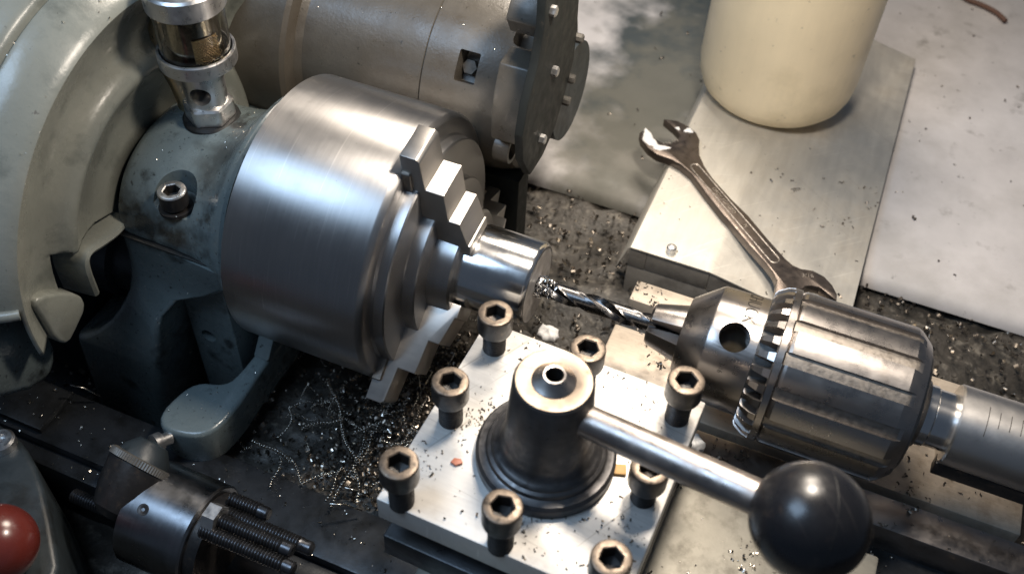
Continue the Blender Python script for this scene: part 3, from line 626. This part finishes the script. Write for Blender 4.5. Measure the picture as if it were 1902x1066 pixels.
obj('front_block', join(box(-19, -9.2, 187.6, 205, -84.4, -71.2, .2), box(-9.0, 26, 187.7, 205, -84.4, -71.2, .2), prism([(26.2, -84.4), (97, -84.4), (97, -84.2), (26.2, -71.2)], 187.6, 205, .2, 1, 'xzy')), M['coverwall'], cv)
obj('cover_screw', lathe([(-71, 0), (-71, 2.8), (-66.9, 2.8), (-66.2, 2.2), (-66.0, 1.4), (-66.4, 1.2), (-66.4, 0)], 'z', (2.4, 193.5, 0), 24), M['alu'], cv)

def onz(px, py, z):
    d = fw + r2 * ((px - 951) / 1892.393) - u2 * ((py - 533) / 1892.393); t = (z - CAMP.z) / d.z
    return (CAMP + d * t)
# spanner: plan outline at true size on the sheet, given real thickness, lying on it
ZS = -64.6
outl = [(1232.9, 221), (1258, 224.4), (1280.7, 235.6), (1293.8, 247), (1299.8, 260), (1298.5, 271), (1299.5, 288), (1308.8, 308.8), (1323.8, 331), (1357.6, 368.8), (1389.5, 400), (1425.5, 442.8), (1457.9, 479.4), (1473, 492.4), (1488, 498.9), (1509.7, 502), (1531, 513), (1546, 529), (1555, 546), (1554.5, 558), (1537.7, 545), (1522.6, 533.4), (1507.5, 530), (1496.7, 531), (1490, 537), (1480, 552), (1484, 575), (1494, 598), (1488, 604), (1468, 600), (1448, 585), (1438, 560), (1440, 538), (1442.8, 520.4), (1436, 505), (1421, 486), (1393, 455.7), (1350, 405), (1343.5, 398.9), (1310.7, 357.6), (1284.4, 322), (1263.8, 305), (1248.8, 296.6), (1239.4, 292.9), (1220.7, 287), (1203.8, 275), (1190.6, 258), (1187.8, 247), (1193.5, 242.8), (1220.7, 260), (1232, 266), (1246, 266), (1259, 259), (1263.8, 249.7), (1252.6, 237.5)]
pts = [onz(a, b, ZS) for a, b in outl]
pl = [(p.x, p.y) for p in pts]
sp = thing('spanner', 'dull open ended spanner with white paste on one jaw, lying across the steel cover', 'spanner', (30, 240, -69))
head_a = Vector(onz(1245, 262, ZS)); head_b = Vector(onz(1497, 548, ZS))
vs, fs = prism(pl, ZS - 5.6, ZS, 0.55, 2)
def tilt(v):   # rest on the folded sheet: the lower head follows the fold down a little
    t = max(0, min(1, (v[0] - 10) / 80)); return (v[0], v[1], v[2] - 0.0 * t)
obj('body', (vs, fs), M['spanner'], sp, sharp=28)
# rails along the shank with a sunk panel between
pa = Vector(onz(1284, 302, ZS)); pb = Vector(onz(1447, 492, ZS)); d = pb - pa; L0 = d.length - 4; d.normalize(); nrm = Vector((-d.y, d.x, 0)); mid0 = pa + d * 2
def rail(off, w2): return tube([mid0 + nrm * off + d * t + Vector((0, 0, -.15)) for t in (2, 20, 40, 60, L0)], w2, 8)
ov = []
for k in range(40):
    a = 2 * math.pi * k / 40; ex = (L0 / 2 - 2.6) if math.cos(a) > 0 else -(L0 / 2 - 2.6)
    ov.append(mid0 + d * (L0 / 2 + ex + 2.7 * math.cos(a)) + nrm * 2.7 * math.sin(a) + Vector((0, 0, -.05)))
ov.append(ov[0]); ov.append(ov[1])
obj('panel_rail', tube(ov, 0.42, 8, cap=False), M['letters'], sp)
def flat_text(s, size, at, dirv, ext=.12):
    V, F = text_vf(s, size, ext); n2 = Vector((-dirv.y, dirv.x, 0))
    return [tuple(at + dirv * a + n2 * b + Vector((0, 0, c))) for a, b, c in V], F
obj('lettering', flat_text('1/4 W', 4.4, head_a + d * 1.5 - nrm * 0.5 + Vector((0, 0, .05)), nrm * -1 if nrm.x < 0 else nrm), M['letters'], sp)
obj('lettering', join(flat_text('DROP FORGED', 3.3, mid0 + d * 33 + Vector((0, 0, .05)), d), flat_text('N', 3.3, mid0 + d * 55 + Vector((0, 0, .05)), d)), M['letters'], sp)
obj('lettering', flat_text('3/16', 3.6, head_b + Vector(onz(1500, 512, ZS)) - Vector(onz(1497, 548, ZS)) + Vector((0, 0, .05)), Vector((.9, .3, 0)).normalized()), M['letters'], sp)
def blob(px, sx, sy, h, ang):
    c = onz(*px, ZS); vf = sphere((0, 0, 0), 1, 20, 10)
    V = []
    for (a, b, e) in vf[0]:
        q = 1 + .22 * math.sin(3 * math.atan2(b, a) + px[0]) + .1 * math.sin(7 * math.atan2(b, a))
        V.append((a * sx * q, b * sy * q, max(e, -.2) * h))
    return xf((V, vf[1]), Matrix.Translation(c) @ Matrix.Rotation(R(ang), 4, 'Z'))
obj('paste_smear', blob((1206, 258), 8.2, 3.4, .9, -52), M['paste'], sp, sharp=80)
obj('paste_smear', blob((1226, 274), 5.4, 2.4, .6, 14), M['paste'], sp, sharp=80)
obj('paste_smear', blob((1279, 243), 2.7, 2.2, .7, 20), M['paste'], sp, sharp=80)
obj('paste_smear', blob((1259, 239), 1.6, 1.2, .4, -30), M['paste'], sp, sharp=80)

bt = thing('plastic_bottle', 'cream plastic bottle standing on the back of the steel cover', 'bottle', (20, 360, -70))
bpr = [(-69.9, 0), (-69.9, 34), (-69.2, 38), (-67, 42), (-63, 45.6), (-57, 48), (-48, 49.2), (40, 49.6), (90, 49.6), (100, 46), (106, 38), (109, 22), (109, 0)]
obj('shell', lathe(bpr, 'z', (20, 360, 0), 96), M['bottle'], bt, sharp=60)
obj('neck', lathe([(108.5, 0), (108.5, 15), (124, 15), (124, 0)], 'z', (20, 360, 0), 48), M['bottle'], bt)

# ------------------------------------------------------------------ drive motor housing behind the chuck
MC = (0, 206, 6)
mo = thing('drive_motor', 'brown grey oily motor housing with slotted end bell behind the lathe chuck', 'motor', (-150, 206, -90))
mp = [(-330, 0), (-330, 62), (-200, 62), (-198, 60), (-197, 53), (-194, 50.4), (-190, 50), (-129.4, 50), (-129, 49.4), (-128.6, 49.4), (-128.2, 50.8), (-112, 50.4), (-100, 49.6), (-90, 48), (-82, 45.5), (-79, 42), (-79, 0)]
body = obj('body', lathe(mp, 'x', MC, 96), M['motor'], mo, sharp=35)
def hit(px, py, r):
    dd = fw + r2 * ((px - 951) / 1892.393) - u2 * ((py - 533) / 1892.393); o_ = CAMP - Vector(MC)
    A = dd.y ** 2 + dd.z ** 2; B = 2 * (o_.y * dd.y + o_.z * dd.z); C_ = o_.y ** 2 + o_.z ** 2 - r * r
    disc = B * B - 4 * A * C_; t = (-B - math.sqrt(max(disc, 0))) / (2 * A); p = CAMP + dd * t
    return p.x, math.degrees(math.atan2(p.z - MC[2], p.y - MC[1]))
def radial_box(x0, x1, a, w_, r0, r1, bv=0.8): return xf(box(x0, x1, -w_, w_, r0, r1, bv), Matrix.Translation(MC) @ Matrix.Rotation(R(a - 90), 4, 'X'))
wx, wa = hit(868, 125, 49.5); sx, sa = hit(934, 225, 47); tx, ta = hit(978, 60, 47)
cutl = [radial_box(wx - 5.2, wx + 5.2, wa, 7.5, 38, 70), radial_box(sx - 3.0, sx + 3.0, sa, 19, 37, 70, 2.4), radial_box(tx - 4.5, tx + 4.5, ta, 8, 36, 70, 2.4)]
for q in cutl: cut(body, [q])
obj('window_screw', xf(lathe([(0, 0), (0, 3.8), (4.5, 3.8), (4.5, 0)], 'z', (0, 0, 0), 6), Matrix.Translation((wx - 1.5, MC[1] + 37.8 * math.cos(R(wa)), MC[2] + 37.8 * math.sin(R(wa)))) @ Matrix.Rotation(R(wa - 90), 4, 'X')), M['castdark'], mo)
obj('end_boss', lathe([(-79.5, 0), (-79.5, 26), (-66.4, 26), (-66.4, 0)], 'x', MC, 64), M['paint_dark'], mo)
def px_prism(pxs, x0, x1, bv): return prism([(onx(a_, b_, x1).y, onx(a_, b_, x1).z) for a_, b_ in pxs], x0, x1, bv, 2, 'yzx')
obj('bolt_block', px_prism([(1016, 104), (996, 135), (984, 190), (978, 232), (976, 275), (1000, 282), (1030, 200), (1040, 110)], -84, -66.3, 1.0), M['motor'], mo)
obj('bolt_block', px_prism([(1024, -20), (1010, 20), (1002, 52), (1008, 74), (1040, 70), (1050, -20)], -82, -66.3, 1.0), M['motor'], mo)
obj('end_plate', px_prism([(1082, -60), (1076, 0), (1072, 60), (1066, 110), (1056, 150), (1045, 190), (1030, 240), (1008, 290), (985, 326), (972, 300), (971, 255), (981, 195), (999, 125), (1012, 50), (1018, -60)], -66.2, -62, .7), M['endplate'], mo)
for q in ((1027, 132), (1004, 258), (1024, 20)):
    p = onx(*q, -61.9); obj('hex_bolt', lathe([(-62.1, 0), (-62.1, 2.5), (-59.8, 2.5), (-59.3, 2.0), (-59.3, 0)], 'x', (0, p.y, p.z), 6), M['alu'], mo)
for q in ((1055, 145), (1046, 186), (1070, 70)):
    p = onx(*q, -63); obj('hex_bolt', lathe([(-67, 0), (-67, 2.4), (-60, 2.4), (-59.3, 1.8), (-59.3, 0)], 'x', (0, p.y, p.z), 8), M['castdark'], mo)
p = onx(946, 275, -80); obj('lug', lathe([(-86, 0), (-86, 7.5), (-78, 7.5), (-78, 5.6), (-84, 5.2), (-84, 0)], 'x', (0, p.y, p.z), 24), M['motor'], mo)
xr = ony(962, 372, 172).x
obj('pillar', loft([[(xr - 30, 172, z), (xr, 172, z), (xr, 186, z), (xr - 30, 186, z)] for z in (-34, -70, -150)]), M['endplate'], mo)
obj('tie_rod', tube([(-262, 172, 6), (-213, 168, 2)], 5.0, 16), M['alu'], mo)
obj('tie_bracket', prism([(150, -40), (152, 10), (166, 30), (200, 44), (200, -40)], -218, -212.5, 1.2, 2, 'yzx'), M['motor'], mo)
obj('side_wall', box(-330, -219, 190, 260, -100, 90, 2), M['paint_dark'], mo)

# ================================================================== FRONT LEFT: bed stop turret, ball handle, apron
st = thing('bed_stop', 'steel bed stop drum with several threaded stop rods at lower left', 'bed stop', (-180, -30, -140))
YS = -42
pc_ = ony(332, 972, YS); dl = ony(272, 945, YS).x; dr = ony(392, 1000, YS).x
SC = (0, YS, pc_.z)
obj('drum', lathe([(dl, 0), (dl, 22.5), (dl + 1, 24), (dr - 1, 24), (dr, 23), (dr, 0)], 'x', SC, 64), M['drum'], st)
obj('rear_flange', lathe([(dr + .1, 0), (dr + .1, 21), (dr + 6, 21), (dr + 6, 0)], 'x', SC, 48), M['black'], st)
obj('set_screw', xf(lathe([(22, 0), (22, 2.4), (24.3, 2.6), (24.3, 1.3), (23.5, 0)], 'z', (0, 0, 0), 20), Matrix.Translation((ony(303, 965, YS - 2).x, SC[1], SC[2])) @ Matrix.Rotation(R(22), 4, 'X')), M['black'], st)
def rod(x0, x1, y, z, r_=3.6):
    c = (0, y, z); pf = [(x0, 0), (x0, r_ * .8), (x0 + .8, r_)]
    x = x0 + 1
    while x < x1 - 6: pf += [(x, r_), (x + .6, r_ * .74), (x + 1.2, r_)]; x += 1.4
    pf += [(x1 - 5, r_ * .9), (x1 - .8, r_ * .9), (x1, r_ * .7), (x1, 0)]
    return lathe(pf, 'x', c, 18)
def stop(p0, p1, y, left=False):
    A_ = ony(*p0, y); B_ = ony(*p1, y); z_ = (A_.z + B_.z) / 2
    x0_, x1_ = (A_.x, dl - .1) if left else (dr + 6.1, B_.x)
    obj('stop_rod', rod(x0_, x1_, y, z_, 3.4), M['rod'], st); return y, z_
n1 = stop((135, 918), (235, 962), YS - 2, True)
n2 = stop((405, 962), (545, 1026), YS - 2)
stop((425, 925), (500, 955), YS + 12); stop((505, 990), (580, 1018), YS + 6); stop((470, 1020), (548, 1062), YS - 8)
obj('lock_nut', lathe([(dr + 6.2, 0), (dr + 6.2, 6.6), (dr + 12, 6.6), (dr + 12, 0)], 'x', (0, *n2), 6), M['alu'], st)
obj('lock_nut', lathe([(dl - 6.2, 0), (dl - 6.2, 6.2), (dl - .2, 6.2), (dl - .2, 0)], 'x', (0, *n1), 6), M['alu'], st)

kn = thing('conical_knob', 'black conical knob with knurled rim beside the bed stop drum', 'knob', (-190, -34, -90))
kc = ony(258, 868, -34)
KM = Matrix.Translation(kc) @ (u2 * .84 + r2 * .46 + fw * .28).to_track_quat('Z', 'Y').to_matrix().to_4x4()
obj('cone', xf(lathe([(-24, 0), (-24, 5), (-21, 9), (-12, 12.4), (-2, 14), (0, 14.2)], 'z', (0, 0, 0), 48, closed=False), KM), M['black'], kn)
obj('knurled_rim', xf(lathe([(0, 13), (.4, 14.6), (3.4, 14.6), (4, 13.6), (4, 0)], 'z', (0, 0, 0), 144, rf=lambda i, a, p, r: r + (.35 if int(round(a * 72 / math.pi)) % 2 else 0) * (r > 14)), KM), M['castdark'], kn)
obj('cap', xf(lathe([(3.9, 12), (7, 11), (12, 7), (13, 0)], 'z', (0, 0, 0), 40), KM), M['paint_dark'], kn)
obj('stub', tube([ony(222, 840, -24), ony(250, 850, -24)], 3.6, 16), M['castdark'], kn)

rb = thing('red_ball_handle', 'dark red plastic ball handle at the lower left corner', 'handle', (-197, -88, -75))
obj('ball', sphere(tuple(onz(-6, 1010, -60)), 16.2, 48, 32), M['redball'], rb, sharp=60)
obj('stem', tube([(-200, -86, -74), (-214, -78, -110)], 4.5, 16), M['chuck'], rb)

apr = thing('apron', 'dark green grey painted apron casting at the lower left edge', 'apron', (-235, -70, -120))
obj('casting', prism(smooth_poly([(-330, -30), (-246, -38), (-226, -46), (-204, -62), (-172, -92), (-160, -160), (-330, -160)], 1), -200, -76, 3, 3), M['paint_dark'], apr, sharp=50)
obj('cover_screw', lathe([(-76.2, 0), (-76.2, 6), (-72, 6), (-71, 5), (-71, 2.5), (-73, 2.3), (-73, 0)], 'z', (-241, -47, 0), 32), M['alu'], apr)
shf = thing('feed_shaft', 'plain brown steel feed shaft at the bottom edge below the stop rods', 'shaft', (-110, -45, -150))
obj('shaft', lathe([(-138, 0), (-138, 8), (-137, 9), (60, 9), (60, 0)], 'x', (0, -52, -140), 40), M['arm'], shf)

# ================================================================== SWARF
def helix(p0, p1, rad, turns, wire, sag=0, seg=7, n=4, wob=0.0):
    p0, p1 = Vector(p0), Vector(p1); ax = (p1 - p0); t = ax.normalized(); ref = Vector((0, 0, 1)) if abs(t.z) < .9 else Vector((1, 0, 0))
    a = t.cross(ref).normalized(); b = t.cross(a); N = int(turns * seg); pts = []
    ph = rnd.uniform(0, 6)
    for k in range(N + 1):
        s = k / N; th = 2 * math.pi * turns * s
        c = p0 + ax * s + a * wob * math.sin(s * 5 + ph) + b * wob * math.cos(s * 4 + ph); pts.append(c + a * rad * math.cos(th) + b * rad * math.sin(th) + Vector((0, 0, -sag * 4 * s * (1 - s))))
    return tube(pts, wire, n)
def chip(p, s):
    """one small curled strip: four quads"""
    M3 = Matrix.Rotation(rnd.uniform(0, 6.28), 3, 'Z') @ Matrix.Rotation(rnd.uniform(-.9, .9), 3, 'X') @ Matrix.Rotation(rnd.uniform(-.6, .6), 3, 'Y')
    curl = rnd.uniform(1.0, 4.5); Ln = s * rnd.uniform(.7, 1.7); wd = s * rnd.uniform(.14, .34); V = []
    for k in range(5):
        th = curl * (k / 4 - .5); rr = Ln / curl
        for sg in (-1, 1):
            q = M3 @ Vector((rr * math.sin(th), sg * wd, rr * (1 - math.cos(th)))); V.append((p[0] + q.x, p[1] + q.y, p[2] + q.z + s * .12))
    return V, [(2 * k, 2 * k + 1, 2 * k + 3, 2 * k + 2) for k in range(4)]
def fast_join(parts):
    V, F = [], []
    for v, f in parts:
        k = len(V); V.extend(v); F.extend([tuple(i + k for i in q) for q in f])
    return V, F
bpy.context.view_layer.update()
dg = bpy.context.evaluated_depsgraph_get()
def drop(x, y, ztop=200):
    ok, loc, nor, idx, ob, _ = scene.ray_cast(dg, Vector((x, y, ztop)) * MM, Vector((0, 0, -1)))
    return (Vector(loc) / MM, nor, ob) if ok else None
def scatter(name, label, region, n, smin, smax, roots, m, ztop=200, up_min=.55, clump=None):
    parts = []; tries = 0
    cl = [(rnd.uniform(region[0], region[1]), rnd.uniform(region[2], region[3])) for _ in range(clump or 0)]
    while len(parts) < n and tries < n * 12:
        tries += 1
        if cl and rnd.random() < .7:
            c = rnd.choice(cl); x = rnd.gauss(c[0], 4.5); y = rnd.gauss(c[1], 4.5)
        else: x = rnd.uniform(region[0], region[1]); y = rnd.uniform(region[2], region[3])
        h = drop(x, y, ztop)
        if not h or h[1].z < up_min: continue
        ob = h[2]
        while ob.parent: ob = ob.parent
        if ob.name not in roots: continue
        parts.append(chip(h[0], rnd.uniform(smin, smax) * (rnd.random() ** .6)))
    o = obj(name, fast_join(parts), m, sharp=180); tag(o, label, 'metal chips'); o['kind'] = 'stuff'
scatter('metal_chips', 'fine dark chips sprinkled on the tool post plate', (-46, 46, -41, 50), 620, .5, 1.9, {'tool_post'}, M['swarfdark'], ztop=1.5, clump=14)
scatter('metal_chips', 'small curled chips lying on the cross slide beneath the drill', (-6, 186, 24, 151), 620, .8, 3.0, {'cross_slide'}, M['swarfdark'], ztop=-50, clump=14)
scatter('metal_chips', 'chips strewn over the grey top slide beside the lever', (47, 131, -100, 37), 520, .7, 2.6, {'top_slide'}, M['swarf'], ztop=-38, clump=7)
scatter('metal_chips', 'scattered chips on the folded steel cover around the spanner', (-20, 100, 188, 320), 110, .7, 2.4, {'slide_cover'}, M['swarfdark'], ztop=-30, clump=8)
scatter('metal_chips', 'tiny bright chips stuck to the oily headstock castings', (-330, -150, -10, 150), 330, .5, 1.7, {'headstock'}, M['swarf'], up_min=.1)
scatter('metal_chips', 'tiny bright chips on the brown motor housing', (-200, -80, 170, 300), 130, .6, 1.7, {'drive_motor'}, M['swarf'], up_min=.1)
scatter('metal_chips', 'dark specks and chips lying on the white tray', (-90, 420, 255, 560), 150, 1.2, 4.5, {'back_tray'}, M['swarfdark'], ztop=-60)
scatter('metal_chips', 'glinting chips on the dark lathe bed at lower left', (-330, -60, -36, 150), 420, .6, 2.2, {'lathe_bed'}, M['swarf'], ztop=-90)
# heaps on the tray floor
hp = []
for q in range(7000):
    x = rnd.uniform(-330, 330); y = rnd.uniform(-30, 250); hp.append(chip((x, y, (-146 if y < 118 else -146 + 43 * min(1, (y - 118) / 60)) + 4 * math.sin(x * .045 + 1) * math.cos(y * .06) + rnd.uniform(-3, 1.5)), rnd.uniform(1.2, 4.4)))
o = obj('swarf_heap', fast_join(hp), M['swarfdark'], sharp=180); tag(o, 'dark oily swarf carpeting the tray floor under the machine', 'swarf'); o['kind'] = 'stuff'
# pile between chuck and tool post
hp = []
def pile_z(x, y): return -112 + 26 * math.exp(-((x + 62) / 42) ** 2 - ((y - 62) / 48) ** 2)
for q in range(7000):
    x = rnd.gauss(-70, 34); y = rnd.gauss(52, 36)
    if x > -8 or y < 6: continue
    hp.append(chip((x, y, pile_z(x, y) + rnd.uniform(-5, 5)), rnd.uniform(.9, 3.2) if q % 9 else rnd.uniform(3, 5)))
nx = 40; V, F = [], []
for j in range(41):
    for i in range(41):
        x = -170 + 164 * i / 40; y = 3.4 + 140 * j / 40; V.append((x, y, pile_z(x, y) - 4 + rnd.uniform(-2, 2)))
for j in range(40):
    for i in range(40): a = j * 41 + i; F.append((a, a + 1, a + 42, a + 41))
o = obj('swarf_bank', (V, F), M['floor'], sharp=180); tag(o, 'bank of packed dark swarf between the chuck and the tool post', 'swarf'); o['kind'] = 'stuff'
hb = [c for k_, c in enumerate(hp) if k_ % 6 == 0]; hp = [c for k_, c in enumerate(hp) if k_ % 6]
o = obj('bright_swarf', fast_join(hb), M['swarf'], sharp=180); tag(o, 'glinting fresh chips on top of the dull swarf pile', 'swarf'); o['kind'] = 'stuff'
o = obj('swarf_pile', fast_join(hp), M['swarfdark'], sharp=180); tag(o, 'loose pile of small curled chips left of the tool post', 'swarf'); o['kind'] = 'stuff'
hp = []
for q in range(80):
    x = rnd.gauss(-84, 34); y = rnd.gauss(46, 34)
    if x > -20 or y < 8: continue
    z = pile_z(x, y) + rnd.uniform(0, 6); a = rnd.uniform(0, 6.28); Ln = rnd.uniform(10, 42); dz = rnd.uniform(-6, 9)
    hp.append(helix((x, y, z), (x + Ln * math.cos(a), y + Ln * math.sin(a), max(z + dz, pile_z(x, y))), rnd.uniform(.4, .95), Ln / rnd.uniform(1.2, 1.9), rnd.uniform(.2, .34), 0, 7, 3, rnd.uniform(.5, 4)))
for (p0, p1, rr_, dz) in (((612, 700), (632, 780), .8, 4), ((630, 775), (662, 862), .9, 3), ((660, 862), (664, 930), .8, 2), ((560, 800), (636, 772), .7, 5), ((655, 800), (760, 780), .8, 6), ((740, 705), (700, 800), .7, 8), ((470, 812), (540, 860), .8, 1), ((520, 850), (505, 905), .6, 2), ((690, 905), (780, 880), .7, 2), ((640, 865), (560, 900), .7, 1), ((848, 592), (900, 590), 1.0, 8), ((600, 930), (640, 870), .7, 1)):
    A_, B_ = onz(*p0, -104 + dz), onz(*p1, -104 + dz); Ln = (A_ - B_).length
    hp.append(helix(A_, B_, rr_, Ln / 1.5, .30, 0, 8, 4, 1.2))
for (p0, p1) in (((803, 690), (742, 812)), ((776, 690), (788, 780)), ((612, 935), (672, 948)), ((640, 905), (690, 925)), ((845, 655), (826, 700)), ((836, 610), (812, 660)), ((130, 715), (186, 735))):
    A_, B_ = onz(*p0, -88), onz(*p1, -98); hp.append(tube([A_, (A_ + B_) * .5 + Vector((0, 0, 2)), B_], .45, 5))
o = obj('swarf_strands', fast_join(hp), M['swarf'], sharp=180); tag(o, 'long tightly coiled bright strands tangled in the swarf pile', 'swarf'); o['kind'] = 'stuff'
# single curls and flakes
tag(obj('curly_chip', helix((-19, 31.5, 1.6), (-5, 44, 2.2), 1.5, 7, .22, 0, 12, 5, .8), M['swarfdark'], loc=(-12, 38, 0)), 'springy coiled chip on the plate, behind the lever hub', 'curly chip')
c1 = onz(1468, 357, -75.5); c2 = onz(1506, 352, -78)
tag(obj('curly_chip', helix(c1, c2, 1.3, 9, .2, 0, 12, 5, .6), M['swarfdark'], loc=tuple(c1)), 'loosely coiled chip lying alone on the steel cover right of the spanner', 'curly chip')
p = onz(1150, 872, .9)
tag(obj('orange_flake', xf(box(-2.6, 2.6, -2.2, 2.2, -.7, .7, .3), Matrix.Translation(p) @ Matrix.Rotation(R(20), 4, 'Z')), M['wood'], loc=tuple(p)), 'small square orange flake on the plate right of the lever hub', 'flake')
p = onz(848, 857, .7)
tag(obj('red_flake', xf(prism([(-2, -1.2), (.4, -1.8), (2.4, .2), (1.2, 1.6), (-1.4, 1.0)], -.5, .5, .2), Matrix.Translation(p)), M['redchip'], loc=tuple(p)), 'tiny red flake on the plate between two left screws', 'flake')
cp = [onz(a_, b_, z_) for a_, b_, z_ in ((1765, -30, -88), (1790, -2, -88.5), (1825, 10, -88.5), (1852, 24, -88.5), (1868, 40, -88.5))]
tag(obj('brown_cord', tube(smooth_poly([tuple(q) for q in cp], 2, False), 1.8, 10), M['cable'], loc=tuple(cp[2])), 'end of a brown cord lying on the white tray by the top right corner', 'cord')
def lump(c, r, sc):
    vf = sphere((0, 0, 0), r, 18, 12); V = []
    for v in vf[0]:
        q = 1 + .25 * math.sin(v[0] * 1.1 + c[0]) * math.cos(v[1] * 1.3) + rnd.uniform(-.06, .06)
        V.append((v[0] * q * sc[0], v[1] * q * sc[1], v[2] * q * sc[2]))
    return xf((V, vf[1]), Matrix.Translation(c))
p = onz(1018, 620, -90); tag(obj('white_lump', lump(tuple(p), 4.6, (1.2, 1, .8)), M['paste'], loc=tuple(p), sharp=80), 'small dirty white lump in the swarf below the workpiece', 'lump')
p = onz(1290, 825, -48); tag(obj('tissue_wad', lump(tuple(p), 4.2, (1.1, 1, 1)), M['paste'], loc=tuple(p), sharp=80), 'crumpled white wad wedged by the right edge of the tool post plate', 'wad')
